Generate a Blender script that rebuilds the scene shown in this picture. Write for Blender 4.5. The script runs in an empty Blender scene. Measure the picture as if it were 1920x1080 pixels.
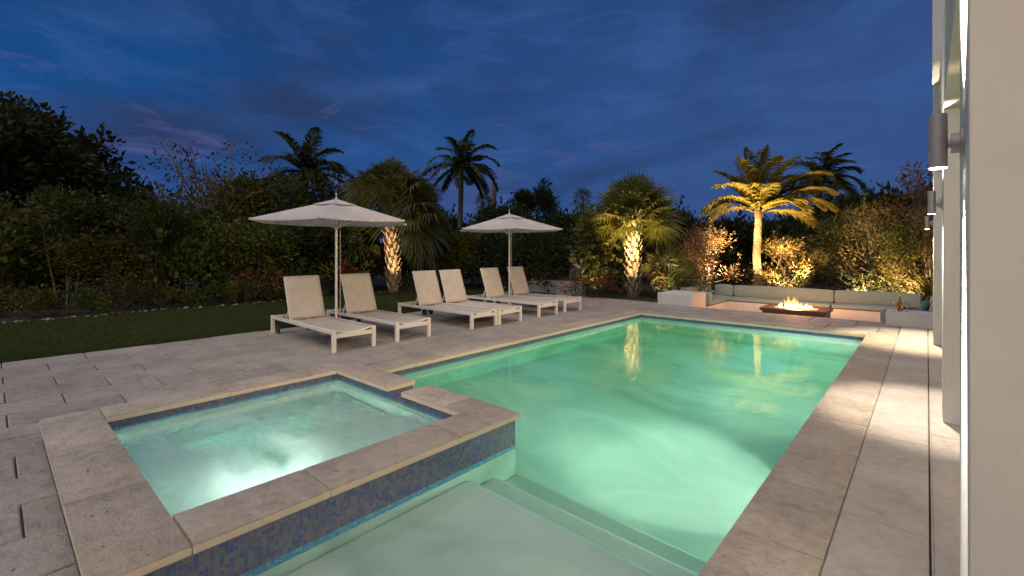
import bpy, math, random
import numpy as np
from mathutils import Vector, Matrix

S = bpy.context.scene
C = S.collection
PI = math.pi

# ------------------------------------------------------------------ camera numbers (solved from the photograph)
YAW = math.radians(41.719)
FPX, CX, HY, CAMH = 872.66, 960.0, 466.16, 1.6
RV = np.array([math.cos(YAW), math.sin(YAW)])
FV = np.array([-math.sin(YAW), math.cos(YAW)])
def bear(px, d):
    """ground point at forward distance d along a bearing"""
    p = RV * ((px - CX) / FPX * d) + FV * d
    return float(p[0]), float(p[1])
def elev(py, d):
    return CAMH - (py - HY) / FPX * d

# ------------------------------------------------------------------ mesh building
class MB:
    def __init__(self):
        self.V = []; self.F = []; self.n = 0; self.np = []; self.smooth = False
    def add(self, vs, fs):
        k = self.n
        self.V.extend([tuple(v) for v in vs]); self.F.extend([tuple(i + k for i in f) for f in fs]); self.n += len(vs)
        return self
    def box(self, x0, x1, y0, y1, z0, z1, skip=()):
        vs = [(x0,y0,z0),(x1,y0,z0),(x1,y1,z0),(x0,y1,z0),(x0,y0,z1),(x1,y0,z1),(x1,y1,z1),(x0,y1,z1)]
        fs = {'b':(0,3,2,1),'t':(4,5,6,7),'f':(0,1,5,4),'r':(1,2,6,5),'k':(2,3,7,6),'l':(3,0,4,7)}
        return self.add(vs, [f for k, f in fs.items() if k not in skip])
    def bar(self, a, b, w, h, up=(0,0,1)):
        a = Vector(a); b = Vector(b); d = (b - a).normalized(); u = Vector(up)
        s = d.cross(u)
        if s.length < 1e-4: s = d.cross(Vector((0,1,0)))
        s.normalize(); u = s.cross(d).normalized()
        vs = []
        for p in (a, b):
            for i, j in ((-1,-1),(1,-1),(1,1),(-1,1)):
                vs.append(p + s * (i*w/2) + u * (j*h/2))
        return self.add(vs, [(0,1,2,3),(7,6,5,4),(0,4,5,1),(1,5,6,2),(2,6,7,3),(3,7,4,0)])
    def tube(self, pts, rad, n=8, cap=True):
        pts = [Vector(p) for p in pts]
        if not hasattr(rad, '__len__'): rad = [rad] * len(pts)
        rings = []; ref = None
        for i, p in enumerate(pts):
            d = (pts[min(i+1, len(pts)-1)] - pts[max(i-1, 0)])
            if d.length < 1e-6: d = Vector((0,0,1))
            d.normalize()
            if ref is None:
                ref = d.orthogonal().normalized()
            ref = (ref - d * ref.dot(d))
            if ref.length < 1e-5: ref = d.orthogonal()
            ref.normalize(); s = d.cross(ref)
            rings.append([p + (ref * math.cos(2*PI*k/n) + s * math.sin(2*PI*k/n)) * rad[i] for k in range(n)])
        vs = [v for r in rings for v in r]; fs = []
        for i in range(len(pts)-1):
            for k in range(n):
                a = i*n + k; b = i*n + (k+1) % n
                fs.append((a, b, b+n, a+n))
        if cap:
            fs.append(tuple(range(n-1, -1, -1))); fs.append(tuple((len(pts)-1)*n + k for k in range(n)))
        return self.add(vs, fs)
    def lathe(self, prof, n=20, at=(0,0,0)):
        vs = []; fs = []
        for r, z in prof:
            for k in range(n):
                vs.append((at[0] + r*math.cos(2*PI*k/n), at[1] + r*math.sin(2*PI*k/n), at[2] + z))
        for i in range(len(prof)-1):
            for k in range(n):
                a = i*n+k; b = i*n+(k+1) % n
                fs.append((a, b, b+n, a+n))
        fs.append(tuple(range(n-1,-1,-1))); fs.append(tuple((len(prof)-1)*n+k for k in range(n)))
        return self.add(vs, fs)
    def arr(self, V, k):
        """numpy verts (m,3) as consecutive k-gons, or (V, index array)"""
        self.np.append((np.asarray(V, np.float32).reshape(-1, 3), k)); return self
    def arrf(self, V, F):
        self.np.append((np.asarray(V, np.float32).reshape(-1, 3), np.asarray(F, np.int64))); return self
    def mesh(self, name):
        me = bpy.data.meshes.new(name)
        Vs = []; loops = []; sizes = []; off = 0
        if self.V:
            Vs.append(np.array(self.V, np.float32)); off = len(self.V)
            for f in self.F: loops.append(np.array(f, np.int64)); sizes.append(np.array([len(f)]))
        for V, k in self.np:
            if isinstance(k, int):
                F = np.arange(len(V)).reshape(-1, k)
            else: F = k
            Vs.append(V); loops.append((F + off).ravel()); sizes.append(np.full(len(F), F.shape[1])); off += len(V)
        V = np.concatenate(Vs); L = np.concatenate(loops); sz = np.concatenate(sizes)
        me.vertices.add(len(V)); me.vertices.foreach_set('co', V.ravel())
        me.loops.add(len(L)); me.loops.foreach_set('vertex_index', L.astype(np.int32))
        me.polygons.add(len(sz))
        st = np.concatenate([[0], np.cumsum(sz)[:-1]]).astype(np.int32)
        me.polygons.foreach_set('loop_start', st)
        me.update(calc_edges=True); me.validate()
        auto = self.smooth if self.smooth is not False else (len(me.polygons) < 30000 and not self.np)
        me.polygons.foreach_set('use_smooth', [bool(auto)] * len(me.polygons))
        if auto: me.set_sharp_from_angle(angle=math.radians(38))
        return me

def obj(name, mb, mat, parent=None, loc=None, rotz=None, bevel=0, seg=2, sub=0, smooth=False):
    if isinstance(mb, MB) and smooth: mb.smooth = True if smooth is True else None
    me = mb.mesh(name) if isinstance(mb, MB) else mb
    o = bpy.data.objects.new(name, me); C.objects.link(o)
    if mat and not me.materials: me.materials.append(mat)
    if parent: o.parent = parent
    if loc: o.location = loc
    if rotz is not None: o.rotation_euler = (0, 0, rotz)
    if bevel:
        m = o.modifiers.new('bevel', 'BEVEL'); m.width = bevel; m.segments = seg; m.limit_method = 'ANGLE'; m.angle_limit = math.radians(40)
        if smooth: pass
    if sub:
        m = o.modifiers.new('sub', 'SUBSURF'); m.levels = sub; m.render_levels = sub
    return o
def tag(o, label, cat, group=None):
    o['label'] = label; o['category'] = cat
    if group: o['group'] = group
    return o
def thing(name, label, cat, loc=(0,0,0), rotz=0, group=None):
    o = bpy.data.objects.new(name, None); C.objects.link(o)
    o.location = loc; o.rotation_euler = (0,0,rotz); o.empty_display_size = .1
    return tag(o, label, cat, group)
def struct(name, mb, mat, **k):
    o = obj(name, mb, mat, **k); o['kind'] = 'structure'; return o
def dup(root, loc=None, rotz=None, label=None, scale=None):
    r = root.copy(); C.objects.link(r)
    if loc is not None: r.location = loc
    if rotz is not None: r.rotation_euler = (0,0,rotz)
    if scale is not None: r.scale = scale if hasattr(scale,'__len__') else (scale,)*3
    if label: r['label'] = label
    for ch in root.children:
        c = ch.copy(); C.objects.link(c); c.parent = r
        for g in ch.children:
            e = g.copy(); C.objects.link(e); e.parent = c
    return r

# ------------------------------------------------------------------ materials
class NT:
    def __init__(self, name, kind='mat'):
        if kind == 'mat':
            self.m = bpy.data.materials.new(name); self.m.use_nodes = True; self.t = self.m.node_tree
            for n in list(self.t.nodes): self.t.nodes.remove(n)
            self.out = self.n('ShaderNodeOutputMaterial')
    def n(self, typ, **kw):
        nd = self.t.nodes.new(typ)
        for k, v in kw.items():
            if k.startswith('i_'):
                key = k[2:]
                key = int(key) if key.isdigit() else key.replace('_', ' ')
                if hasattr(v, 'is_output'): self.t.links.new(v, nd.inputs[key])
                else: nd.inputs[key].default_value = v
            else: setattr(nd, k, v)
        return nd
    def link(self, a, b): self.t.links.new(a, b)
    def math(self, op, a, b=0.0, c=0.0, clamp=False):
        nd = self.n('ShaderNodeMath', operation=op, use_clamp=clamp)
        for i, v in enumerate((a, b, c)):
            if hasattr(v, 'is_output'): self.link(v, nd.inputs[i])
            else: nd.inputs[i].default_value = v
        return nd.outputs[0]
    def mix(self, f, a, b, blend='MIX'):
        nd = self.n('ShaderNodeMix', data_type='RGBA', blend_type=blend)
        for i, v in ((0, f), (6, a), (7, b)):
            if hasattr(v, 'is_output'): self.link(v, nd.inputs[i])
            else:
                nd.inputs[i].default_value = v if i == 0 else (*v, 1) if len(v) == 3 else v
        return nd.outputs[2]
    def ramp(self, f, stops, interp='LINEAR'):
        nd = self.n('ShaderNodeValToRGB'); nd.color_ramp.interpolation = interp
        el = nd.color_ramp.elements
        while len(el) < len(stops): el.new(.5)
        for e, (p, c) in zip(el, stops):
            e.position = p; e.color = (*c, 1) if hasattr(c, '__len__') else (c, c, c, 1)
        self.link(f, nd.inputs[0]); return nd.outputs[0]
    def noise(self, vec, scale, detail=4, rough=.55, dist=0):
        nd = self.n('ShaderNodeTexNoise'); nd.inputs['Scale'].default_value = scale
        nd.inputs['Detail'].default_value = detail; nd.inputs['Roughness'].default_value = rough; nd.inputs['Distortion'].default_value = dist
        if vec is not None: self.link(vec, nd.inputs['Vector'])
        return nd.outputs[0]
    def obj_co(self): return self.n('ShaderNodeTexCoord').outputs['Object']
    def geo(self, k): return self.n('ShaderNodeNewGeometry').outputs[k]
    def bump(self, h, strength=.3, dist=.01):
        nd = self.n('ShaderNodeBump'); nd.inputs['Strength'].default_value = strength; nd.inputs['Distance'].default_value = dist
        self.link(h, nd.inputs['Height']); return nd.outputs[0]
    def principled(self, col, rough=.6, normal=None, **kw):
        p = self.n('ShaderNodeBsdfPrincipled')
        for key, v in (('Base Color', col), ('Roughness', rough)):
            if hasattr(v, 'is_output'): self.link(v, p.inputs[key])
            else: p.inputs[key].default_value = (*v, 1) if hasattr(v, '__len__') else v
        if normal is not None: self.link(normal, p.inputs['Normal'])
        for k, v in kw.items(): p.inputs[k.replace('_', ' ')].default_value = v
        return p
    def done(self, sh):
        self.link(sh.outputs[0] if hasattr(sh, 'outputs') else sh, self.out.inputs[0]); return self.m

def stone(name, base, var=.28, pit=True, island=.14, rough=.8, bump=.5, sc=1.0, dist=.012):
    t = NT(name); co = t.geo('Position')
    n1 = t.noise(co, 2.2*sc, 6, .62); n2 = t.noise(co, 14*sc, 5, .6); n3 = t.noise(co, 60*sc, 3, .6)
    f = t.math('ADD', t.math('MULTIPLY', n1, .55), t.math('MULTIPLY', n2, .45))
    dark = tuple(c*(1-var*1.25) for c in base); lite = tuple(min(1, c*(1+var)) for c in base)
    col = t.ramp(f, [(.3, dark), (.5, base), (.7, lite)])
    isl = t.geo('Random Per Island')
    col = t.mix(1, col, t.ramp(isl, [(0, 1-island), (.5, 1.0), (1, 1+island*.7)]), 'MULTIPLY')
    hue = t.mix(t.math('MULTIPLY', t.noise(co, .9, 3), .5), col, tuple(c*k for c, k in zip(base, (1.08, .95, .82))))
    # pitted, streaky coral-stone face
    m = t.n('ShaderNodeMapping'); t.link(co, m.inputs[0]); m.inputs['Scale'].default_value = (16, 34, 30)
    v = t.noise(m.outputs[0], 1.0, 5, .68)
    pits = t.ramp(v, [(.26, 0.0), (.36, 1.0)])
    if pit: hue = t.mix(1, hue, t.mix(.62, (1,1,1), pits), 'MULTIPLY')
    h = t.math('ADD', t.math('MULTIPLY', pits, .8), t.math('ADD', t.math('MULTIPLY', n3, .5), t.math('MULTIPLY', n2, 1.1)))
    return t.done(t.principled(hue, rough, t.bump(h, bump, dist), Specular_IOR_Level=.25))

M = {}
M['coping'] = stone('coping stone', (.405, .36, .305), var=.36, bump=.9, dist=.022)
M['paver'] = stone('coral stone paver', (.325, .305, .28), var=.42, island=.15, bump=.9, dist=.018)
M['slab'] = stone('pale shellstone slab', (.43, .405, .37), var=.26, island=.05, bump=.7)
M['pale_edge'] = stone('pale stone edge', (.60, .51, .39), var=.14, pit=False, island=.05, bump=.2)
M['grout'] = stone('sandy joint', (.10, .085, .07), island=0, pit=False)

def plain(name, col, rough=.6, nsc=6, var=.08, bump=0, bsc=40, **kw):
    t = NT(name); co = t.obj_co()
    n = t.noise(co, nsc, 5)
    c = t.mix(1, tuple(col), t.ramp(n, [(.3, 1-var), (.7, 1+var*.6)]), 'MULTIPLY')
    nm = t.bump(t.noise(co, bsc, 3), bump, .004) if bump else None
    return t.done(t.principled(c, rough, nm, **kw))
M['stucco'] = plain('painted stucco', (.54, .52, .485), .85, 1.3, .07, .25, 420)
M['plinth'] = plain('white masonry paint', (.60, .57, .53), .7, 2, .08, .25, 90)
M['metal_white'] = plain('cream powder coat', (.70, .66, .58), .42, 9, .05)
M['pole'] = plain('satin aluminium pole', (.62, .60, .55), .38, 9, .05)
M['garden_wall'] = plain('weathered garden stucco', (.36, .33, .29), .85, 2, .16, .3, 90)
M['rubber'] = plain('black rubber', (.02, .02, .02), .55)
M['lamp_metal'] = plain('bronze lamp metal', (.42, .385, .37), .45, 20, .12, Metallic=.3)
M['dark_table'] = plain('dark stained stone', (.075, .05, .035), .5, 8, .3, .3, 60)
M['soil'] = plain('mulch', (.028, .02, .014), .95, 8, .4, .8, 30)
M['white_stone'] = plain('white pebble', (.30, .28, .24), .8, 20, .35)

def fabric(name, col, sc=420, bump=.4, rough=.85, transl=0):
    t = NT(name); co = t.obj_co()
    w1 = t.n('ShaderNodeTexWave', wave_type='BANDS', bands_direction='X'); w1.inputs['Scale'].default_value = sc; t.link(co, w1.inputs['Vector'])
    w2 = t.n('ShaderNodeTexWave', wave_type='BANDS', bands_direction='Y'); w2.inputs['Scale'].default_value = sc; t.link(co, w2.inputs['Vector'])
    h = t.math('ADD', w1.outputs['Fac'], w2.outputs['Fac'])
    n = t.noise(co, 5, 4); n2 = t.noise(co, 1.6, 3)
    c = t.mix(1, col, t.ramp(n, [(.3, .9), (.7, 1.05)]), 'MULTIPLY')
    nm = t.bump(t.math('ADD', t.math('MULTIPLY', h, .25), t.math('MULTIPLY', n2, 2.0)), bump, .008)
    p = t.principled(c, rough, nm, Specular_IOR_Level=.2)
    if not transl: return t.done(p)
    tr = t.n('ShaderNodeBsdfTranslucent'); t.link(c, tr.inputs[0])
    mx = t.n('ShaderNodeMixShader', i_0=transl); t.link(p.outputs[0], mx.inputs[1]); t.link(tr.outputs[0], mx.inputs[2])
    return t.done(mx)
M['sling'] = fabric('woven sling', (.60, .54, .45), transl=.06)
M['canopy'] = fabric('umbrella canvas', (.60, .555, .53), transl=.12, bump=.3)
M['cushion'] = fabric('grey outdoor cushion', (.25, .315, .285), bump=.6)
M['pillow'] = fabric('teal pillow', (.06, .17, .17), bump=.6)

def mosaic(name, stops):
    t = NT(name); P = t.geo('Position')
    s = t.n('ShaderNodeSeparateXYZ'); t.link(P, s.inputs[0])
    u = t.math('MULTIPLY', t.math('ADD', s.outputs[0], s.outputs[1]), 1/.0225)
    v = t.math('MULTIPLY', s.outputs[2], 1/.0225)
    # every third column joint is wider: sheets of tile
    c = t.n('ShaderNodeCombineXYZ'); t.link(t.math('FLOOR', u), c.inputs[0]); t.link(t.math('FLOOR', v), c.inputs[1])
    wn = t.n('ShaderNodeTexWhiteNoise', noise_dimensions='3D'); t.link(c.outputs[0], wn.inputs[0])
    col = t.ramp(wn.outputs['Value'], stops, 'CONSTANT')
    fu = t.math('FRACT', u); fv = t.math('FRACT', v)
    e = t.math('MINIMUM', t.math('MINIMUM', fu, t.math('SUBTRACT', 1.0, fu)), t.math('MINIMUM', fv, t.math('SUBTRACT', 1.0, fv)))
    g = t.math('GREATER_THAN', e, .045)
    f3 = t.math('FRACT', t.math('MULTIPLY', u, 1/3)); e3 = t.math('MINIMUM', f3, t.math('SUBTRACT', 1.0, f3))
    g = t.math('MULTIPLY', g, t.math('GREATER_THAN', e3, .03))
    cc = t.mix(g, (.15, .14, .115), col)
    rg = t.math('SUBTRACT', .75, t.math('MULTIPLY', g, .5))
    p = t.principled(cc, rg, t.bump(g, .4, .002)); return t.done(p)
MOS = [[(0, (.075,.09,.25)), (.2, (.125,.135,.22)), (.42, (.15,.165,.22)), (.58, (.09,.105,.25)), (.74, (.155,.175,.205)), (.88, (.12,.13,.215))],
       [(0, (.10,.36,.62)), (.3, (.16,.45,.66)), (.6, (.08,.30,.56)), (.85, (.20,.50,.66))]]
M['mosaic'] = mosaic('glass mosaic tile', MOS[0]); M['glow_tint'] = mosaic('mosaic tile tinted by pool glow', MOS[1])  # second one: same mosaic with the pool lights' glow put into its colour
def plaster():
    t = NT('white pool plaster'); P = t.geo('Position')
    mm = t.n('ShaderNodeMapping'); t.link(P, mm.inputs[0]); mm.inputs['Rotation'].default_value = (0, 0, .75); mm.inputs['Scale'].default_value = (.55, .95, 1)
    n = t.noise(mm.outputs[0], 1.0, 4, .5, 1.4); n2 = t.noise(P, 5, 4)
    f = t.math('ADD', t.math('MULTIPLY', n, .88), t.math('MULTIPLY', n2, .12))
    c = t.ramp(f, [(.32, (.44,.54,.49)), (.5, (.58,.66,.61)), (.66, (.72,.76,.71))])  # pale mottling paints rippled underwater light into the plaster colour
    return t.done(t.principled(c, .8))
M['plaster'] = plaster()

def water(name, absorb, dens, sx, amp, amp2):
    t = NT(name); P = t.geo('Position')
    m = t.n('ShaderNodeMapping'); t.link(P, m.inputs[0]); m.inputs['Scale'].default_value = (1, 1, 1); m.inputs['Rotation'].default_value = (0, 0, .6)
    n1 = t.noise(m.outputs[0], sx, 2, .5, .4)
    n2 = t.noise(m.outputs[0], sx*4.6, 2, .5, .3)
    h = t.math('ADD', t.math('MULTIPLY', n1, amp), t.math('MULTIPLY', n2, amp2))
    b = t.n('ShaderNodeBump'); b.inputs['Strength'].default_value = 1; b.inputs['Distance'].default_value = 1.0; t.link(h, b.inputs['Height'])
    g = t.n('ShaderNodeBsdfGlass', i_IOR=1.33, i_Roughness=0.015); g.inputs['Color'].default_value = (1,1,1,1); t.link(b.outputs[0], g.inputs['Normal'])
    va = t.n('ShaderNodeVolumeAbsorption'); va.inputs['Color'].default_value = (*absorb, 1); va.inputs['Density'].default_value = dens
    t.link(va.outputs[0], t.out.inputs['Volume'])
    return t.done(g)
M['pool_water'] = water('pool water', (.20, .95, .62), .27, 1.3, .0034, .0016)
M['spa_water'] = water('spa water', (.30, .93, .80), .30, 2.0, .0060, .0020)

def leaf(name, a, b, c=None, trans=.35, rough=.5, gloss=.25, vary=0):
    t = NT(name); r = t.geo('Random Per Island')
    st = [(0, a), (.5, b)] + ([(1, c)] if c else [(1, tuple(x*1.25 for x in b))])
    col = t.ramp(r, st)
    if vary: col = t.mix(vary, col, t.mix(1, col, t.ramp(t.n('ShaderNodeObjectInfo').outputs['Random'], [(0, (.55,.55,.6)), (.3, (1.45,1.1,.7)), (.55, (.8,1.0,.8)), (.8, (1.7,1.45,.8)), (1, (.9,.75,.6))]), 'MULTIPLY'))
    p = t.principled(col, rough, Specular_IOR_Level=gloss)
    tr = t.n('ShaderNodeBsdfTranslucent'); t.link(t.mix(1, col, (1.25, 1.2, .6), 'MULTIPLY'), tr.inputs[0])
    mx = t.n('ShaderNodeMixShader', i_0=trans); t.link(p.outputs[0], mx.inputs[1]); t.link(tr.outputs[0], mx.inputs[2])
    return t.done(mx)
M['leaf_dark'] = leaf('dark leaf', (.012,.018,.007), (.022,.032,.011), (.045,.05,.014), vary=.8)
M['leaf_mid'] = leaf('mid green leaf', (.026,.042,.010), (.058,.076,.018), (.15,.155,.032), vary=1)
M['leaf_bright'] = leaf('yellow green leaf', (.05,.08,.015), (.09,.12,.025), (.17,.16,.04), vary=.6)
M['leaf_rust'] = leaf('rusty leaf', (.05,.025,.012), (.10,.06,.02), (.13,.05,.025))
M['leaf_pink'] = leaf('pinkish shrub leaf', (.12,.085,.05), (.18,.12,.075), (.21,.10,.08))
M['leaf_gold'] = leaf('golden leaf', (.12,.10,.03), (.19,.145,.045), (.24,.17,.07))
M['leaf_red'] = leaf('red bract', (.10,.035,.02), (.20,.06,.035), (.07,.05,.02))
M['petal_pink'] = leaf('magenta petal', (.42,.02,.16), (.5,.04,.12), (.4,.03,.06))
M['petal_red'] = leaf('red petal', (.45,.03,.03), (.5,.06,.05), (.35,.02,.05))
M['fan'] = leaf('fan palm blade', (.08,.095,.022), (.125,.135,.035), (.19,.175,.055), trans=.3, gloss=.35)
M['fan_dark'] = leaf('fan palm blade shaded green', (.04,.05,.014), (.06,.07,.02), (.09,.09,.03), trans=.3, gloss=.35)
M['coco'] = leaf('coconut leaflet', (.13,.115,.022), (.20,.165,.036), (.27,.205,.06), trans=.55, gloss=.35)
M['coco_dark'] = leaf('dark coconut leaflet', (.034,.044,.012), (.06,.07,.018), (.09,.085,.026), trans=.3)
M['cattail'] = leaf('dry frond', (.13,.09,.04), (.2,.14,.07), (.25,.18,.09))
M['bark'] = plain('bark', (.10, .075, .05), .9, 9, .4, .9, 22)
M['bark_pale'] = plain('pale bark', (.20, .16, .115), .9, 9, .35, .9, 22)
M['boot_core'] = plain('palm trunk fibre', (.14, .10, .065), .95, 9, .4, .9, 22)
M['boot'] = plain('palm boot', (.42, .33, .23), .85, 6, .35, .8, 25)
def ringbark():
    t = NT('ringed palm trunk'); co = t.obj_co()
    s = t.n('ShaderNodeSeparateXYZ'); t.link(co, s.inputs[0])
    z = t.math('ADD', s.outputs[2], t.math('MULTIPLY', t.noise(co, 5, 3), .05))
    f = t.math('FRACT', t.math('MULTIPLY', z, 11))
    g = t.ramp(f, [(0, .45), (.15, 1), (.85, .95), (1, .5)])
    c = t.mix(1, t.ramp(t.noise(co, 7, 5), [(.3, (.20,.155,.10)), (.7, (.36,.29,.20))]), g, 'MULTIPLY')
    return t.done(t.principled(c, .85, t.bump(g, .6, .02)))
M['ringbark'] = ringbark()
def grass():
    t = NT('clipped lawn'); co = t.geo('Position')
    n = t.noise(co, 1.2, 4); n2 = t.noise(co, 90, 3, .7)
    f = t.math('ADD', t.math('MULTIPLY', n, .5), t.math('MULTIPLY', n2, .5))
    c = t.ramp(f, [(.3, (.022,.036,.007)), (.5, (.042,.06,.012)), (.7, (.07,.085,.02))])
    return t.done(t.principled(c, .9, t.bump(n2, 1, .03), Specular_IOR_Level=.1))
M['grass'] = grass()
M['blade'] = leaf('grass blade', (.025,.035,.008), (.045,.058,.014), (.07,.075,.024), trans=.3)

def emis(name, col, s):
    t = NT(name); e = t.n('ShaderNodeEmission'); e.inputs[0].default_value = (*col, 1); e.inputs[1].default_value = s
    return t.done(e)
M['lens_cool'] = emis('lit lamp lens', (1, .93, .86), 26)
M['lens_pool'] = emis('lit pool lens', (.92, 1, .92), 12)
def flame():
    t = NT('gas flame'); co = t.obj_co()
    s = t.n('ShaderNodeSeparateXYZ'); t.link(co, s.inputs[0])
    z = t.math('MULTIPLY', s.outputs[2], 1/.46)
    col = t.ramp(z, [(0, (1,.72,.42)), (.25, (1,.50,.16)), (.7, (1,.28,.05)), (1, (1,.15,.02))])
    st = t.ramp(z, [(0, 1.0), (.3, .5), (1, .12)])
    e = t.n('ShaderNodeEmission'); t.link(col, e.inputs[0]); t.link(t.math('MULTIPLY', st, 5.5), e.inputs[1])
    lw = t.n('ShaderNodeLayerWeight', i_Blend=.35)
    a = t.math('MULTIPLY', t.math('POWER', t.math('SUBTRACT', 1.0, lw.outputs['Facing']), 1.6), t.ramp(z, [(0, .8), (.5, .6), (1, .25)]))
    tr = t.n('ShaderNodeBsdfTransparent'); mx = t.n('ShaderNodeMixShader'); t.link(a, mx.inputs[0]); t.link(tr.outputs[0], mx.inputs[1]); t.link(e.outputs[0], mx.inputs[2])
    return t.done(mx)
M['flame'] = flame()
M['ember'] = emis('glowing burner bed', (1, .50, .20), 1.9)
def glass(name, col):
    t = NT(name); g = t.n('ShaderNodeBsdfGlass', i_IOR=1.45, i_Roughness=.02); g.inputs[0].default_value = (*col, 1); return t.done(g)
M['glass'] = glass('clear glass', (.95, .97, .95))
M['amber'] = glass('amber bottle glass', (.85, .55, .30))
def foam():
    t = NT('bubbling foam'); P = t.geo('Position')
    w = t.n('ShaderNodeTexNoise'); w.inputs['Scale'].default_value = 1.2; t.link(P, w.inputs['Vector'])
    m = t.n('ShaderNodeMapping'); t.link(P, m.inputs[0]); m.inputs['Rotation'].default_value = (0, 0, .75); m.inputs['Scale'].default_value = (.55, 1.5, 1)
    vm = t.n('ShaderNodeVectorMath', operation='ADD'); t.link(m.outputs[0], vm.inputs[0])
    sc = t.n('ShaderNodeVectorMath', operation='SCALE'); t.link(w.outputs['Color'], sc.inputs[0]); sc.inputs['Scale'].default_value = .9
    t.link(sc.outputs[0], vm.inputs[1])
    n = t.noise(vm.outputs[0], 1.25, 5, .55)
    a = t.ramp(n, [(.40, 0.0), (.50, .45), (.60, .95)])
    d = t.n('ShaderNodeBsdfDiffuse'); d.inputs[0].default_value = (.82, .88, .85, 1)
    tl = t.n('ShaderNodeBsdfTranslucent'); tl.inputs[0].default_value = (.82, .9, .86, 1)
    m1 = t.n('ShaderNodeMixShader', i_0=.6); t.link(d.outputs[0], m1.inputs[1]); t.link(tl.outputs[0], m1.inputs[2])
    tr = t.n('ShaderNodeBsdfTransparent'); m2 = t.n('ShaderNodeMixShader'); t.link(a, m2.inputs[0]); t.link(tr.outputs[0], m2.inputs[1]); t.link(m1.outputs[0], m2.inputs[2])
    return t.done(m2)
M['foam'] = foam()

# ------------------------------------------------------------------ key dimensions (metres)
PXL, PXR, PY1, PY0 = -5.331, -.841, 10.82, .25          # coping edge of the pool
WZ = -.115                                              # pool water level
SX0, SX1, SY0, SY1, SZ = -5.57, -2.655, .275, 3.09, .168  # spa coping outline, its top
IX0, IX1, IY0, IY1 = -5.22, -3.04, .65, 2.74            # spa coping inner edge
SWZ = .05
DXL = -9.66                                             # lawn edge of the deck
PITX0, PITX1, PITY0, PITY1, PITZ = -6.0, .55, 12.9, 17.1, -.48

# ------------------------------------------------------------------ ground, lawn, deck
def cells(mb, xs, ys, z, keep):
    for i in range(len(xs)-1):
        for j in range(len(ys)-1):
            cx = (xs[i]+xs[i+1])/2; cy = (ys[j]+ys[j+1])/2
            if keep(cx, cy):
                mb.add([(xs[i],ys[j],z),(xs[i+1],ys[j],z),(xs[i+1],ys[j+1],z),(xs[i],ys[j+1],z)], [(0,1,2,3)])
in_deck = lambda x, y: DXL < x < 4.2 and -6 < y < 13.2
in_pit = lambda x, y: PITX0 < x < PITX1 and PITY0 < y < PITY1
in_pool = lambda x, y: (PXL-.03 < x < PXR+.03 and SY1-.03 < y < PY1+.03) or (SX0+.04 < x < SX1 and SY0+.03 < y < SY1) or (SX1 < x < PXR+.03 and PY0 < y < SY1)
xs = [-900, -200, -60, -30, DXL, PITX0, SX0+.04, PXL-.03, SX1, PXR+.03, PITX1, 4.2, 30, 60, 200, 900]
ys = [-900, -200, -60, -6, PY0, SY0+.03, SY1-.03, SY1, PY1+.03, PITY0, 13.2, PITY1, 30, 60, 200, 900]
g = MB(); cells(g, xs, ys, -.035, lambda x, y: not in_deck(x, y) and not in_pit(x, y))
struct('ground', g, M['soil'])
g = MB(); cells(g, [-14.9, DXL-.005], [-9, 13.45], -.012, lambda x, y: True)
struct('lawn', g, M['grass'])
rng = np.random.default_rng(5)
n = 90000
bx = DXL+.022 - np.abs(rng.random(n)**1.5)*5.3; by = rng.uniform(-1.5, 13.4, n)
hh = rng.uniform(.02, .05, n); an = rng.uniform(0, 2*PI, n); ln = rng.uniform(-.02, .02, (n, 2)); wd = .004
b0 = np.stack([bx-wd*np.cos(an), by-wd*np.sin(an), np.full(n, -.012)], 1); b1 = np.stack([bx+wd*np.cos(an), by+wd*np.sin(an), np.full(n, -.012)], 1)
b2 = np.stack([bx+ln[:,0], by+ln[:,1], -.012+hh], 1)
o = obj('grass', MB().arr(np.stack([b0, b1, b2], 1), 3), M['blade']); o['kind'] = 'stuff'

deck = MB()
cells(deck, xs, ys, -.03, lambda x, y: in_deck(x, y) and not in_pool(x, y) and not in_pit(x, y))
struct('deck_bed', deck, M['grout'])
rp = random.Random(3)
def pavers(mb, x0, x1, y0, y1, cw, ln, along='Y', off=(0, .5), gap=.008, start=None, th=.03, jit=.0010, hole=None, c=.008, tl=.0015, gl=None):
    """rows of slabs; a row runs along one axis, cut to the rectangle"""
    a0, a1, b0, b1 = (x0, x1, y0, y1) if along == 'Y' else (y0, y1, x0, x1)
    a = a0; k = 0
    while a < a1 - .02:
        e = min(a + cw, a1)
        s = (start if start is not None else b0) + off[k % len(off)] * ln - ln
        while s > b0: s -= ln
        while s < b1:
            q0, q1 = max(s, b0), min(s + ln, b1)
            if q1 - q0 > .03:
                dz = rp.uniform(-jit, jit); tx = rp.uniform(-tl, tl)
                X0, X1, Y0, Y1 = (a, e, q0, q1) if along == 'Y' else (q0, q1, a, e)
                if not (hole and hole((X0+X1)/2, (Y0+Y1)/2)):
                    g2 = gap/2; g3 = (gl or gap)/2
                    gx, gy = (g3, g2) if along == 'Y' else (g2, g3)
                    X0 += gx; X1 -= gx; Y0 += gy; Y1 -= gy
                    t0, t1 = dz+tx, dz-tx
                    vs = [(X0,Y0,-th),(X1,Y0,-th),(X1,Y1,-th),(X0,Y1,-th),
                          (X0,Y0,t0-c),(X1,Y0,t1-c),(X1,Y1,t1-c),(X0,Y1,t0-c),
                          (X0+c,Y0+c,t0),(X1-c,Y0+c,t1),(X1-c,Y1-c,t1),(X0+c,Y1-c,t0)]
                    mb.add(vs, [(0,1,5,4),(1,2,6,5),(2,3,7,6),(3,0,4,7),(4,5,9,8),(5,6,10,9),(6,7,11,10),(7,4,8,11),(8,9,10,11)])
            s += ln
        a = e; k += 1
CW = .40; SWX0 = SX1-.035
pv = MB()
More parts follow.
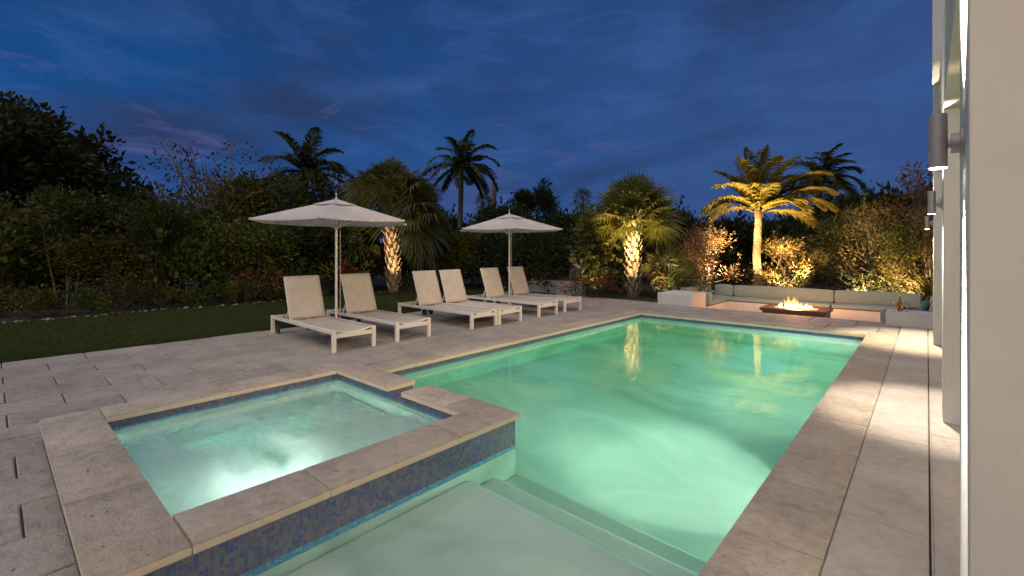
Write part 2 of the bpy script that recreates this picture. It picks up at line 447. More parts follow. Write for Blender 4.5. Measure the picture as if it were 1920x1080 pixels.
pavers(pv, DXL, -5.75, -6, 13.2, .503, .845, 'Y', (.02, .52), start=.09, jit=.003, tl=.004, gl=.022, gap=.010)
pavers(pv, -5.75, SWX0, -6, SY0+.028, .503, .845, 'Y', (.52, .02), start=.11, jit=.003, tl=.004, gl=.022, gap=.010)
pavers(pv, SWX0, -.85, -6, PY0, .503, .845, 'Y', (.52, .02), start=.11)
pavers(pv, SX0-.18, SX0+.04, PY0, SY1, .503, .845, 'Y', (.3,))
pavers(pv, -5.75, -.4, PY1+CW, PITY0, .84, .84, 'X', (0, .5))
struct('pool_deck', pv, M['paver'])
pv = MB()
pavers(pv, -.3945, .020, -6, 12.9, .405, .80, 'Y', (.18,), start=3.31, gap=.004, c=.005)
pavers(pv, .0235, 4.2, -6, 12.9, .80, .80, 'Y', (.6, .1), start=3.31, gap=.004, c=.005)
pavers(pv, PITX1, 4.2, 12.9, 13.2, .8, .8, 'Y')
pv.box(.0185, .0255, -6, 12.9, -.03, -.0055)
struct('terrace_floor', pv, M['slab'])

# ------------------------------------------------------------------ swimming pool
pool = thing('swimming_pool', 'long rectangular swimming pool with glowing green water and shallow entry steps', 'pool', (0,0,0))
def coping_slabs(mb, x0, x1, y0, y1, z, th, ln, along, off=0, r=.012, gap=.005):
    a0, a1 = (x0, x1) if along == 'X' else (y0, y1)
    s = a0 - off
    while s < a1 - 1e-3:
        q0, q1 = max(s, a0), min(s+ln, a1)
        if a1 - q1 < .12: q1 = a1
        X0, X1, Y0, Y1 = (q0, q1, y0, y1) if along == 'X' else (x0, x1, q0, q1)
        if along == 'X':
            X0 += gap/2; X1 -= gap/2
        else: Y0 += gap/2; Y1 -= gap/2
        dz = rp.uniform(-.0012, .0012); c = r
        vs = []
        for zz, ins in ((z-th, .0), (z-c+dz, 0), (z-.3*c+dz, .3*c), (z+dz, c)):
            vs += [(X0+ins,Y0+ins,zz),(X1-ins,Y0+ins,zz),(X1-ins,Y1-ins,zz),(X0+ins,Y1-ins,zz)]
        fs = [(3,2,1,0),(12,13,14,15)]
        for i in range(3):
            for k in range(4):
                a = i*4+k; b = i*4+(k+1) % 4; fs.append((a, b, b+4, a+4))
        mb.add(vs, fs)
        s = q1
def pale_edges(o):
    o.data.materials.append(M['pale_edge'])
    for p in o.data.polygons:
        if abs(p.normal.z) < .3: p.material_index = 1  # upright faces get a paler colour than the tops
cp = MB()
coping_slabs(cp, PXR, PXR+.445, -3, PY1+CW, 0.002, .055, .80, 'Y', .55)
coping_slabs(cp, PXL-CW, PXL, SY1+.02, PY1+CW, 0.002, .055, .84, 'Y', .3)
coping_slabs(cp, PXL+.003, PXR-.003, PY1, PY1+CW, 0.002, .055, .80, 'X', .25)
pale_edges(obj('coping', cp, M['coping'], pool))
WXL, WXR, WY1 = PXL-.022, PXR+.022, PY1+.022           # wall faces under the coping nosing
SWX = SX1-.035                                          # spa wall face seen over the shelf
SWY = SY1-.03
tl = MB()
def wallq(mb, a, b, z0, z1):
    mb.add([(a[0],a[1],z0),(b[0],b[1],z0),(b[0],b[1],z1),(a[0],a[1],z1)], [(0,1,2,3)])
T0 = -.20
loop = [(WXL, SWY), (WXL, WY1), (WXR, WY1), (WXR, PY0), (SWX, PY0)]
for a, b in zip(loop, loop[1:]): wallq(tl, a, b, WZ-.004, -.052)
obj('waterline_tile', tl, M['mosaic'], pool)
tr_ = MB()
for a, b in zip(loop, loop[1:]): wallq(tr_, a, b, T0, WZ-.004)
obj('glow_tint_tile', tr_, M['glow_tint'], pool)  # submerged mosaic band, its lit look painted in
bs = MB()
FZ0, FZ1 = -1.0, -1.85
for a, b in zip(loop, loop[1:]): wallq(bs, a, b, -2.2, T0)
prof = [(SY1, FZ0), (4.6, -1.1), (WY1, FZ1)]
for (y0, z0), (y1, z1) in zip(prof, prof[1:]):
    bs.add([(WXL-.01,y0,z0),(WXR+.01,y0,z0),(WXR+.01,y1,z1),(WXL-.01,y1,z1)], [(0,1,2,3)])
obj('basin', bs, M['plaster'], pool)
def step(y0, y1, z, nm):
    m = MB().box(SWX-.01, WXR+.01, y0, y1, -1.3, z)
    return obj(nm, m, M['plaster'], pool, bevel=.04, seg=3)
step(PY0, 2.51, -.326, 'shelf'); step(2.51, 2.81, -.52, 'step'); step(2.81, 3.1, -.70, 'step')
LIGHTS = [(WXR, 4.6), (WXR, 7.2), (WXR, 10.0)]
for x, y in LIGHTS:
    m = MB().tube([(x-.03, y, -.62), (x-.002, y, -.62)], [.085, .1], 24)
    obj('underwater_light', m, M['lens_pool'], pool)
#dr = MB().lathe([(.14, 0), (.14, .012), (.11, .02), (.02, .02)], 24, (-3.1, 6.6, -1.345)); obj('floor_drain', dr, M['plinth'], pool)
wb = MB()
e = .008
outl = [(WXL-e, SWY-.03), (SWX-.03, SWY-.03), (SWX-.03, PY0-e), (WXR+e, PY0-e), (WXR+e, WY1+e), (WXL-e, WY1+e)]
k = len(outl)
wb.add([(x, y, -2.4) for x, y in outl] + [(x, y, WZ) for x, y in outl], [tuple(range(k-1,-1,-1)), tuple(range(k, 2*k))] + [(i, (i+1) % k, (i+1) % k + k, i+k) for i in range(k)])
struct('pool_water', wb, M['pool_water'])

# ------------------------------------------------------------------ spa
spa = thing('hot_tub', 'raised square spa with stone coping, mosaic sides and bubbling pale water', 'hot tub', (0,0,0))
cp = MB()
TH = .052
coping_slabs(cp, SX0, SX1, SY0, IY0, SZ, TH, .98, 'X', .0, .014)
coping_slabs(cp, SX0, IX0, IY0+.003, IY1-.003, SZ, TH, 1.06, 'Y', .1, .014)
coping_slabs(cp, IX1, SX1, IY0+.003, IY1-.003, SZ, TH, 1.05, 'Y', .35, .014)
coping_slabs(cp, SX0, -4.17, IY1, SY1, SZ, TH, .95, 'X', .0, .014)
coping_slabs(cp, -3.93, SX1, IY1, SY1, SZ, TH, .95, 'X', .3, .014)
pale_edges(obj('coping', cp, M['coping'], spa))
# walls: outer faces pulled in under the nosing, inner faces pulled out
OX0, OX1, OY0, OY1 = SX0+.03, SWX, SY0+.03, SWY
JX0, JX1, JY0, JY1 = IX0-.025, IX1+.025, IY0-.025, IY1+.025
tw = MB(); zt = SZ-TH-.001
for a, b in (((OX1,OY0),(OX1,OY1)), ((OX0,OY0),(OX1,OY0)), ((OX0,OY1),(OX0,OY0))): wallq(tw, a, b, WZ-.004, zt)
for a, b in (((OX1,OY1),(-3.93,OY1)), ((-4.17,OY1),(OX0,OY1))): wallq(tw, a, b, WZ-.004, zt)
for a, b in (((JX0,JY0),(JX0,JY1)), ((JX1,JY1),(JX1,JY0)), ((JX1,JY0),(JX0,JY0)), ((JX0,JY1),(-4.17,JY1)), ((-3.93,JY1),(JX1,JY1))): wallq(tw, a, b, SWZ-.004, zt)
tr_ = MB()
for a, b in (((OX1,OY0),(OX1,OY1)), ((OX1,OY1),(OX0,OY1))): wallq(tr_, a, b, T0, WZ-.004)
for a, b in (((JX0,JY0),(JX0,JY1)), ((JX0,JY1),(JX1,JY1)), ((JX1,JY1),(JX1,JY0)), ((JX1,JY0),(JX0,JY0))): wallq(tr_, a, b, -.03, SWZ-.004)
obj('glow_tint_tile', tr_, M['glow_tint'], spa)
wallq(tw, (-4.17,JY1), (-4.17,OY1), .02, zt); wallq(tw, (-3.93,OY1), (-3.93,JY1), .02, zt)
tw.add([(-4.17,JY1,.055),(-3.93,JY1,.055),(-3.93,OY1,.045),(-4.17,OY1,.045)], [(0,1,2,3)])
wallq(tw, (-3.93,OY1), (-4.17,OY1), WZ-.004, .045); wallq(tw, (-4.17,JY1), (-3.93,JY1), SWZ-.004, .055)
obj('tile_wall', tw, M['mosaic'], spa)
bs = MB()
for a, b in (((JX0,JY0),(JX0,JY1)), ((JX0,JY1),(JX1,JY1)), ((JX1,JY1),(JX1,JY0)), ((JX1,JY0),(JX0,JY0))): wallq(bs, a, b, -.95, -.03)
bs.add([(JX0,JY0,-.95),(JX1,JY0,-.95),(JX1,JY1,-.95),(JX0,JY1,-.95)], [(0,1,2,3)])
for a, b in (((OX1,OY0),(OX1,OY1)), ((OX1,OY1),(OX0,OY1))): wallq(bs, a, b, -1.6, T0)
obj('basin', bs, M['plaster'], spa)
bn = MB()
bn.box(JX0+.001, JX0+.4, JY0+.001, JY1-.001, -.94, -.42).box(JX0+.401, JX1-.001, JY1-.4, JY1-.001, -.94, -.42).box(JX1-.4, JX1-.001, JY0+.001, JY1-.401, -.94, -.42)
obj('spa_seat', bn, M['plaster'], spa, bevel=.03, seg=2)
m = MB().tube([(JX1-.03, 1.2, -.28), (JX1-.002, 1.2, -.28)], [.085, .1], 24); obj('underwater_light', m, M['lens_pool'], spa)
ws = MB().box(JX0-.006, JX1+.006, JY0-.006, JY1+.006, -.97, SWZ); struct('spa_water', ws, M['spa_water'])
fm = MB(); G = 40; vs = []
for lay, zz in enumerate((.02, -.06, -.16)):
    vs = []; fs = []
    for i in range(G+1):
        for j in range(G+1):
            u, v = i/G, j/G
            x = JX0+.02 + (JX1-JX0-.04)*u; y = JY0+.02 + (JY1-JY0-.04)*v
            vs.append((x, y, zz + .02*math.sin(9*u+4*v+lay*2)*math.cos(7*v-3*u)))
    for i in range(G):
        for j in range(G): fs.append((i*(G+1)+j, (i+1)*(G+1)+j, (i+1)*(G+1)+j+1, i*(G+1)+j+1))
    fm.add(vs, fs)
o = obj('foam', fm, M['foam'], smooth=True); o['kind'] = 'stuff'

# ------------------------------------------------------------------ sun loungers
LEN, LW, SH = 2.5, .735, .34
def make_lounger():
    r = thing('sun_lounger', '', 'sun lounger', group='loungers in a row on the deck')
    mw = M['metal_white']
    h = LW/2; t = .058
    for s in (-1, 1):
        for x in (0, -LEN):
            xx = x - t/2 if x == 0 else x + t/2
            obj('leg', MB().box(xx-t/2, xx+t/2, s*h - (t if s > 0 else 0), s*h + (0 if s > 0 else t), 0, SH), mw, r, bevel=.004)
        obj('side_rail', MB().box(-LEN+t+.001, -t-.001, s*h-(.045 if s > 0 else 0), s*h+(0 if s > 0 else .045), SH-.062, SH-.006), mw, r, bevel=.004)
        # prop strut under the backrest
        obj('strut', MB().bar((-1.95, s*(h-.075), SH-.02), (-1.79, s*(h-.075), SH+.24), .018, .03), mw, r)
        w = MB().tube([(-LEN+.14, s*(h-.10), .07), (-LEN+.14, s*(h-.065), .07)], .07, 20)
        obj('wheel', w, M['rubber'], r, bevel=.006)
    obj('crossbar', MB().box(-t+.008, -.008, -h+t+.001, h-t-.001, SH-.125, SH-.06), mw, r, bevel=.004)
    obj('crossbar', MB().box(-LEN+.008, -LEN+t-.008, -h+t+.001, h-t-.001, SH-.062, SH-.006), mw, r, bevel=.004)
    # bowed end tube of the sling
    pts = [(-.05, (h-.06)*q, SH-.012 - .052*(1-q*q)) for q in [i/8-1 for i in range(17)]]
    obj('end_rod', MB().tube(pts, .011, 8), mw, r, smooth=True)
    # seat sling, slightly sagging
    sl = MB(); nu, nv = 18, 8; vs = []; fs = []
    for i in range(nu+1):
        u = i/nu; x = -.055 - u*(1.72-.055)
        for j in range(nv+1):
            q = j/nv*2-1
            z = SH-.004 - .05*(1-q*q)*(1-.55*u) - .006*math.sin(u*PI)
            vs.append((x, q*(h-.045), z))
    for i in range(nu):
        for j in range(nv): fs.append((i*(nv+1)+j, i*(nv+1)+j+1, (i+1)*(nv+1)+j+1, (i+1)*(nv+1)+j))
    sl.add(vs, fs); o = obj('seat_sling', sl, M['sling'], r, smooth=True)
    m = o.modifiers.new('th', 'SOLIDIFY'); m.thickness = .008; m.offset = -1
    # backrest
    a = math.radians(70); bl = .80; x0, z0 = -1.70, SH-.005
    P = lambda s, w, d=0: (x0 - s*math.cos(a) - d*math.sin(a), w, z0 + s*math.sin(a) - d*math.cos(a))
    bk = MB(); vs = []; fs = []
    for i in range(13):
        s = bl*i/12
        for j in range(nv+1):
            q = j/nv*2-1
            vs.append(P(s, q*(h-.048), .016*(1-q*q)*(1 - .5*(i/12)) ))
    for i in range(12):
        for j in range(nv): fs.append((i*(nv+1)+j, i*(nv+1)+j+1, (i+1)*(nv+1)+j+1, (i+1)*(nv+1)+j))
    bk.add(vs, fs); o = obj('backrest', bk, M['sling'], r, smooth=True)
    m = o.modifiers.new('th', 'SOLIDIFY'); m.thickness = .008; m.offset = -1
    fr = MB()
    fr.tube([P(.0, -h+.05, .022), P(bl, -h+.05, .022), P(bl, h-.05, .022), P(.0, h-.05, .022)], .015, 8)
    obj('back_frame', fr, mw, r, smooth=False)
    return r
lab = ['cream sun lounger nearest the hot tub, left of the first umbrella pole',
       'cream sun lounger just right of the nearer umbrella pole',
       'cream sun lounger pushed side by side with another, left one of the middle pair',
       'cream sun lounger pushed side by side with another, right one of the middle pair',
       'cream sun lounger left of the farther umbrella pole, beside the middle pair',
       'cream sun lounger right of the farther umbrella, closest to the fire pit']
spots = [(-6.76, 3.85, .02), (-6.76, 4.99, .0), (-6.69, 6.68, 0), (-6.655, 7.43, 0), (-6.72, 8.85, 0), (-6.75, 9.93, 0)]
proto = make_lounger()
for i, (x, y, a) in enumerate(spots):
    o = proto if i == 0 else dup(proto)
    o.location = (x, y, .001); o.rotation_euler.z = -a
    o['label'] = lab[i]

# ------------------------------------------------------------------ umbrellas
def make_umbrella(label, loc, ang, rim=1.47):
    r = thing('patio_umbrella', label, 'umbrella', loc, 0, 'umbrellas over the loungers')
    zr, zp = 2.12, 2.555
    obj('base_plate', MB().lathe([(.30, 0), (.30, .03), (.27, .045), (.06, .05), (.04, .16), (.03, .16)], 28), M['pole'], r)
    obj('pole', MB().tube([(0,0,.12), (0,0,zp-.03)], .024, 16), M['pole'], r, smooth=True)
    obj('finial', MB().lathe([(.03, zp-.005), (.028, zp+.01), (.008, zp+.015), (.008, zp+.085), (.014, zp+.092), (.012, zp+.105), (.002, zp+.11)], 12), M['pole'], r)
    obj('cord', MB().tube([(.02,.07,.25), (.02,.07,zr+.22)], .005, 6), M['pole'], r)
    N = 6; cn = [(rim*math.cos(ang+2*PI*k/N), rim*math.sin(ang+2*PI*k/N)) for k in range(N)]
    cv = MB(); K = 8
    for k in range(N):
        a, b = cn[k], cn[(k+1) % N]
        vs = []; fs = []
        for i in range(K+1):
            s = .06 + .94*i/K
            for j in range(K+1):
                q = j/K
                x = (a[0]*(1-q)+b[0]*q)*s; y = (a[1]*(1-q)+b[1]*q)*s
                sag = .035*math.sin(PI*q)*math.sin(PI*min(1, s*.9)) + .012*s*math.sin(PI*q)
                ins = 1 - .02*math.sin(PI*q)*s
                vs.append((x*ins, y*ins, zp-.02 - (zp-.02-zr)*s - sag))
        for i in range(K):
            for j in range(K): fs.append((i*(K+1)+j, (i+1)*(K+1)+j, (i+1)*(K+1)+j+1, i*(K+1)+j+1))
        # valance hem
        o0 = len(vs)
        for j in range(K+1):
            q = j/K; v = vs[K*(K+1)+j]; vs.append((v[0], v[1], v[2]-.03))
        for j in range(K): fs.append((K*(K+1)+j, o0+j, o0+j+1, K*(K+1)+j+1))
        cv.add(vs, fs)
    o = obj('canopy', cv, M['canopy'], r, smooth='flat')
    m = o.modifiers.new('weld', 'WELD'); m.merge_threshold = .002
    vt = MB()
    for k in range(N):
        a, b = cn[k], cn[(k+1) % N]; s = .30; z1 = zp-.02-(zp-.02-zr)*s+.012
        vt.add([(0,0,zp-.005), (a[0]*s,a[1]*s,z1), ((a[0]+b[0])*s/2,(a[1]+b[1])*s/2,z1-.012), (b[0]*s,b[1]*s,z1)], [(0,1,2,3)])
    obj('vent_cap', vt, M['canopy'], r, smooth='flat')
    for k in range(N):
        a = cn[k]
        rb = obj('rib', MB().bar((a[0]*.05,a[1]*.05,zp-.075), (a[0]*.99,a[1]*.99,zr-.012), .016, .022), M['pole'], r)
        obj('strut', MB().bar((a[0]*.03,a[1]*.03,zr-.12), (a[0]*.48,a[1]*.48,zr+.185), .012, .016), M['pole'], rb)
        obj('tip', MB().bar((a[0]*.985,a[1]*.985,zr-.004), (a[0]*1.012,a[1]*1.012,zr-.012), .03, .03), M['pole'], rb)
    obj('hub', MB().lathe([(.03, zr-.15), (.05, zr-.14), (.05, zr-.09), (.03, zr-.08)], 14), M['pole'], r)
    return r
def facing(p, off):
    v = Vector((-p[0], -p[1])); return math.atan2(v.y, v.x) + math.radians(off)
u1 = bear(630.5, 8.885); u2 = bear(955, 12.65)
make_umbrella('grey cream umbrella nearer the hot tub, open between the first two loungers', (*u1, 0), facing(u1, -9))
make_umbrella('grey cream umbrella farther along the deck, open beside the last two loungers', (*u2, 0), facing(u2, 8))

# ------------------------------------------------------------------ fire pit lounge
pf = MB(); pf.add([(PITX0,PITY0,PITZ),(PITX1,PITY0,PITZ),(PITX1,PITY1,PITZ),(PITX0,PITY1,PITZ)], [(0,1,2,3)])
struct('sunken_floor', pf, M['paver'])
pw = MB()
wallq(pw, (PITX1,PITY0-.001), (PITX0,PITY0-.001), PITZ, -.002)
obj_w = struct('pit_wall', pw, M['plinth'])
bench = thing('built_in_bench', 'low white U shaped masonry bench around the sunken fire pit', 'bench')
bm_ = MB()
BZ = -.10
obj('seat_base', MB().box(PITX0+.25, -4.78, 14.02, 15.849, PITZ, BZ), M['plinth'], bench, bevel=.01)
obj('seat_base', MB().box(PITX0+.25, PITX1-.25, 15.85, 16.8, PITZ, BZ-.002), M['plinth'], bench, bevel=.01)
obj('seat_base', MB().box(-.75, PITX1-.25, 13.01, 15.849, PITZ, BZ), M['plinth'], bench, bevel=.01)
obj('back_wall', MB().box(PITX0, PITX1, 16.802, PITY1, PITZ, .12), M['plinth'], bench, bevel=.01)
obj('back_wall', MB().box(PITX0, PITX0+.249, 14.02, 16.8, PITZ, .12), M['plinth'], bench, bevel=.01)
obj('back_wall', MB().box(PITX1-.249, PITX1, 13.01, 16.8, PITZ, .12), M['plinth'], bench, bevel=.01)
tag(obj('end_block', MB().box(-5.84, -4.85, 12.9, 14.0, PITZ, .322), M['plinth'], bevel=.008), 'white masonry end block left of the fire pit, side lit orange by flames', 'end block', 'white blocks at the ends of the bench')
tag(obj('end_block', MB().box(-.64, .95, 12.36, 12.995, .003, .29), M['plinth'], bevel=.008), 'white masonry end block right of the fire pit, carrying a bottle and glasses', 'end block', 'white blocks at the ends of the bench')
def cushion(name, x0, x1, y0, y1, z0, z1, label, cat='cushion', mat=None, tilt=None, grp=None, r=.035):
    cx, cy = (x0+x1)/2, (y0+y1)/2
    m = MB(); hx, hy, hz = (x1-x0)/2, (y1-y0)/2, (z1-z0)/2
    nx, ny, nz = max(4, int(hx*12)), max(4, int(hy*12)), 4
    # box grid, puffed
    V = {}; vs = []; fs = []
    def vid(i, j, k):
        if (i,j,k) not in V:
            a, b, c = i/nx*2-1, j/ny*2-1, k/nz*2-1
            def rr(t, hh): return max(-hh+r, min(hh-r, t*hh))
            q = Vector((rr(a,hx), rr(b,hy), rr(c,max(hz, r))))
            p = Vector((a*hx, b*hy, c*hz)); d = p - q
            if d.length > r: p = q + d.normalized()*r
            puff = .018
            if k in (0, nz): p.z += (1 if k else -1)*puff*(1-a*a)*(1-b*b)
            if j in (0, ny): p.y += (1 if j else -1)*puff*(1-a*a)*(1-c*c)
            if i in (0, nx): p.x += (1 if i else -1)*puff*(1-c*c)*(1-b*b)
            V[(i,j,k)] = len(vs); vs.append(p)
        return V[(i,j,k)]
    for i in range(nx):
        for j in range(ny):
            fs.append((vid(i,j,0),vid(i,j+1,0),vid(i+1,j+1,0),vid(i+1,j,0))); fs.append((vid(i,j,nz),vid(i+1,j,nz),vid(i+1,j+1,nz),vid(i,j+1,nz)))
    for i in range(nx):
        for k in range(nz):
            fs.append((vid(i,0,k),vid(i+1,0,k),vid(i+1,0,k+1),vid(i,0,k+1))); fs.append((vid(i,ny,k),vid(i,ny,k+1),vid(i+1,ny,k+1),vid(i+1,ny,k)))
    for j in range(ny):
        for k in range(nz):
            fs.append((vid(0,j,k),vid(0,j,k+1),vid(0,j+1,k+1),vid(0,j+1,k))); fs.append((vid(nx,j,k),vid(nx,j+1,k),vid(nx,j+1,k+1),vid(nx,j,k+1)))
    m.add(vs, fs)
    o = obj(name, m, mat or M['cushion'], loc=(cx, cy, (z0+z1)/2), smooth=True)
    m_ = o.modifiers.new('b', 'BEVEL'); m_.width = .012; m_.segments = 2; m_.limit_method = 'ANGLE'; m_.angle_limit = math.radians(35)
    if tilt: o.rotation_euler = tilt
    tag(o, label, cat, grp); return o
SG, BG = 'seat cushions on the bench', 'back cushions on the bench'
sz0, sz1 = BZ+.002, .02
cushion('seat_cushion', PITX0+.27, -4.79, 14.24, 15.83, sz0, sz1, 'grey seat cushion on the left arm of the U shaped bench', grp=SG)
cushion('seat_cushion', PITX0+.27, -4.86, 15.86, 16.55, sz0, sz1, 'short grey seat cushion in the left corner of the bench', grp=SG)
cushion('seat_cushion', -4.84, -2.05, 15.86, 16.55, sz0, sz1, 'long grey seat cushion on the back bench directly behind the flames', grp=SG)
cushion('seat_cushion', -2.03, -.5, 15.86, 16.55, sz0, sz1, 'grey seat cushion on the back bench right of the flames', grp=SG)
cushion('seat_cushion', -.74, PITX1-.27, 13.25, 15.83, sz0, sz1, 'grey seat cushion on the right arm of the bench near the bottle', grp=SG)
bz1 = .375
cushion('back_cushion', PITX0+.25, PITX0+.5, 14.3, 16.45, .0, bz1, 'pale grey back cushion along the left side of the pit', grp=BG, tilt=(0, -.10, 0))
cushion('back_cushion', -5.44, -4.86, 16.53, 16.76, .0, bz1, 'short pale grey back cushion standing in the left bench corner', grp=BG, tilt=(-.08, 0, 0))
cushion('back_cushion', -4.83, -2.05, 16.53, 16.76, .0, bz1, 'longest pale grey back cushion, behind the flames and under the lit coconut palm', grp=BG, tilt=(-.08, 0, 0))
cushion('back_cushion', -2.03, -.12, 16.53, 16.76, .0, bz1, 'pale grey back cushion right of the flames on the back bench', grp=BG, tilt=(-.08, 0, 0))
cushion('back_cushion', PITX1-.5, PITX1-.25, 13.3, 16.45, .0, bz1, 'grey back cushion along the right side behind the bottle', grp=BG, tilt=(0, .10, 0))
AG = 'arm cushions beside the end blocks'
cushion('arm_cushion', -5.6, -4.74, 14.015, 14.225, sz1-.1, .31, 'grey arm cushion standing upright against the left end block', grp=AG)
cushion('arm_cushion', -.76, .28, 13.01, 13.22, sz1-.1, .275, 'grey arm cushion standing upright behind the right end block', grp=AG)
cushion('pillow', -.12, .02, 14.2, 14.6, .05, .4, 'small teal throw pillow on the right bench', 'pillow', M['pillow'], tilt=(0, .3, 0), r=.06)
# fire table
ft = thing('fire_table', 'low dark square fire table burning in the sunken pit', 'fire table', (-2.645, 14.52, 0))
ftx, fty = .765, .55
tb = MB()
tb.box(-ftx, ftx, -fty, -.26, -.075, 0).box(-ftx, ftx, .26, fty, -.075, 0).box(-ftx, -.5, -.2595, .2595, -.075, 0).box(.5, ftx, -.2595, .2595, -.075, 0)
obj('table_top', tb, M['dark_table'], ft)
obj('base', MB().box(-ftx+.05, ftx-.05, -fty+.05, fty-.05, PITZ+.001, -.0755), M['dark_table'], ft, bevel=.006)
obj('burner_tray', MB().box(-.499, .499, -.2585, .2585, -.07, -.012), M['ember'], ft)
fl = MB(); rf = random.Random(11)
for i in range(26):
    x = rf.uniform(-.42, .42); y = rf.uniform(-.18, .18)
    tall = math.exp(-((x+.08)/.22)**2); h = (.085 + .31*tall*rf.uniform(.45, 1)) * rf.uniform(.75, 1.05); w = rf.uniform(.025, .05)*(1+.5*tall)
    pts = []; rad = []; ph = rf.uniform(0, 6); ax = rf.uniform(-.06, .06)
    for k in range(9):
        s = k/8
        pts.append((x + ax*s*s + .022*math.sin(ph+4*s)*s, y + .02*math.cos(ph+5*s)*s, -.01 + h*s))
        rad.append(max(.0015, w*(math.sin(PI*min(1, .25+s*.75))**.8)*(1-s*.55)))
    fl.tube(pts, rad, 10)
o = tag(obj('fire', fl, M['flame'], loc=(-2.645, 14.52, 0), smooth=True), 'bright orange gas flames rising from the fire table', 'fire')
# bottle, glasses
bt = thing('bottle', 'clear glass bottle with amber contents on the right end block', 'bottle', (-.42, 12.68, .291))
obj('body', MB().lathe([(.036, 0), (.04, .01), (.04, .15), (.03, .19), (.014, .225), (.013, .29), (.016, .292), (.016, .31), (.012, .31)], 20), M['amber'], bt, smooth=True)
obj('cap', MB().lathe([(.0165, .311), (.0165, .335), (.004, .336)], 14), M['metal_white'], bt)
def tumbler(x, y, z, label, grp, h=.13):
    r = obj('wine_glass', MB().lathe([(.032,0),(.032,.003),(.005,.007),(.005,h*.42),(.022,h*.5),(.036,h*.68),(.034,h*.98),(.031,h),(.029,h*.97),(.031,h*.7),(.004,h*.53)], 18), M['glass'], loc=(x,y,z), smooth=True)
    return tag(r, label, 'wine glass', grp)
tumbler(-.50, 12.60, .291, 'stemmed glass left of the bottle on the right end block', 'glasses by the bottle', .17)
tumbler(-.31, 12.66, .291, 'stemmed glass right of the bottle on the right end block', 'glasses by the bottle', .19)
tumbler(-5.25, 13.25, .323, 'lone stemmed glass on the left end block', 'glasses by the bottle', .16)

# ------------------------------------------------------------------ house
house = thing('house', 'white stucco house with square columns along the pool terrace', 'house')
WX = .112
def col(y0, y1, z1=2.88): return obj('column', MB().box(WX, WX+.46, y0, y1, .002, z1), M['stucco'], house, bevel=.006)
col(2.37, 2.95); col(5.82, 6.27)
obj('wing_wall', MB().box(.08, 4.2, 10.45, 10.98, .002, 7.2), M['stucco'], house, bevel=.006)
obj('beam', MB().box(WX, WX+.46, -6, 10.447, 2.883, 3.69), M['stucco'], house)
obj('ceiling', MB().box(WX+.463, 4.2, -6, 10.447, 2.95, 3.1), M['stucco'], house)
obj('back_wall', MB().box(4.2, 4.4, -6, 10.98, -.03, 7.2), M['stucco'], house)
obj('balcony', MB().box(.062, 4.2, 9.1, 10.447, 4.33, 7.2), M['stucco'], house)
for y in (-5.4, -1.2): col(y, y+.44)
CEIL = [(2.0, -3.6), (2.0, .6), (2.0, 4.3), (2.0, 8.3)]
for x, y in CEIL:
    obj('downlight', MB().lathe([(.09, 0), (.09, .012), (.06, .012)], 20, (x, y, 2.936)), M['lens_cool'], house)
SCON = [(2.62, 3.0), (6.045, 1.6), (10.72, 2.6)]
sl = ['bronze cylinder wall light on the nearest white column', 'bronze cylinder wall light on the second white column', 'small looking bronze cylinder wall light farthest away on the wing wall']
for i, (y, k) in enumerate(SCON):
    wx = WX if i < 2 else .08
    s = thing('wall_sconce', sl[i], 'wall light', (wx, y, 2.04), 0, 'up and down lights on the columns')
    r = .030
    obj('body', MB().lathe([(r, -.105), (r, .115), (r-.006, .115), (r-.006, -.102)], 28, (-.078, 0, 0)), M['lamp_metal'], s)
    obj('backplate', MB().tube([(-.001,0,-.01), (-.012,0,-.01)], .062, 28), M['lamp_metal'], s)
    obj('arm', MB().tube([(-.0125,0,-.01), (-.038,0,-.01), (-.039,0,-.01), (-.0485,0,-.01)], [.040,.040,.017,.017], 24), M['lamp_metal'], s)
    obj('lens', MB().lathe([(.028, -.108), (.028, -.1035)], 24, (-.078, 0, 0)), M['lens_cool'], s)
    obj('lens', MB().lathe([(.022, .105), (.022, .108)], 20, (-.078, 0, 0)), M['lens_cool'], s)

# garden walls
tag(obj('planter_wall', MB().box(-13.4, -10.1, 13.52, 13.72, -.05, .46), M['garden_wall'], bevel=.008), 'low white planter wall running behind the farther umbrella', 'wall', 'low white garden walls')
tag(obj('planter_wall', MB().box(-10.098, -8.7, 13.3, 13.52, -.05, .46), M['garden_wall'], bevel=.008), 'low white planter wall beside the red flowering plants, standing forward', 'wall', 'low white garden walls')
gx, gy = bear(1083, 17.3)
tag(obj('garden_pier', MB().box(gx-.24, gx+.24, gy-.2, gy+.2, -.05, 1.55), M['garden_wall'], bevel=.01), 'tall white wall pier half hidden between the dark hedge and the broad leaf bush', 'wall')

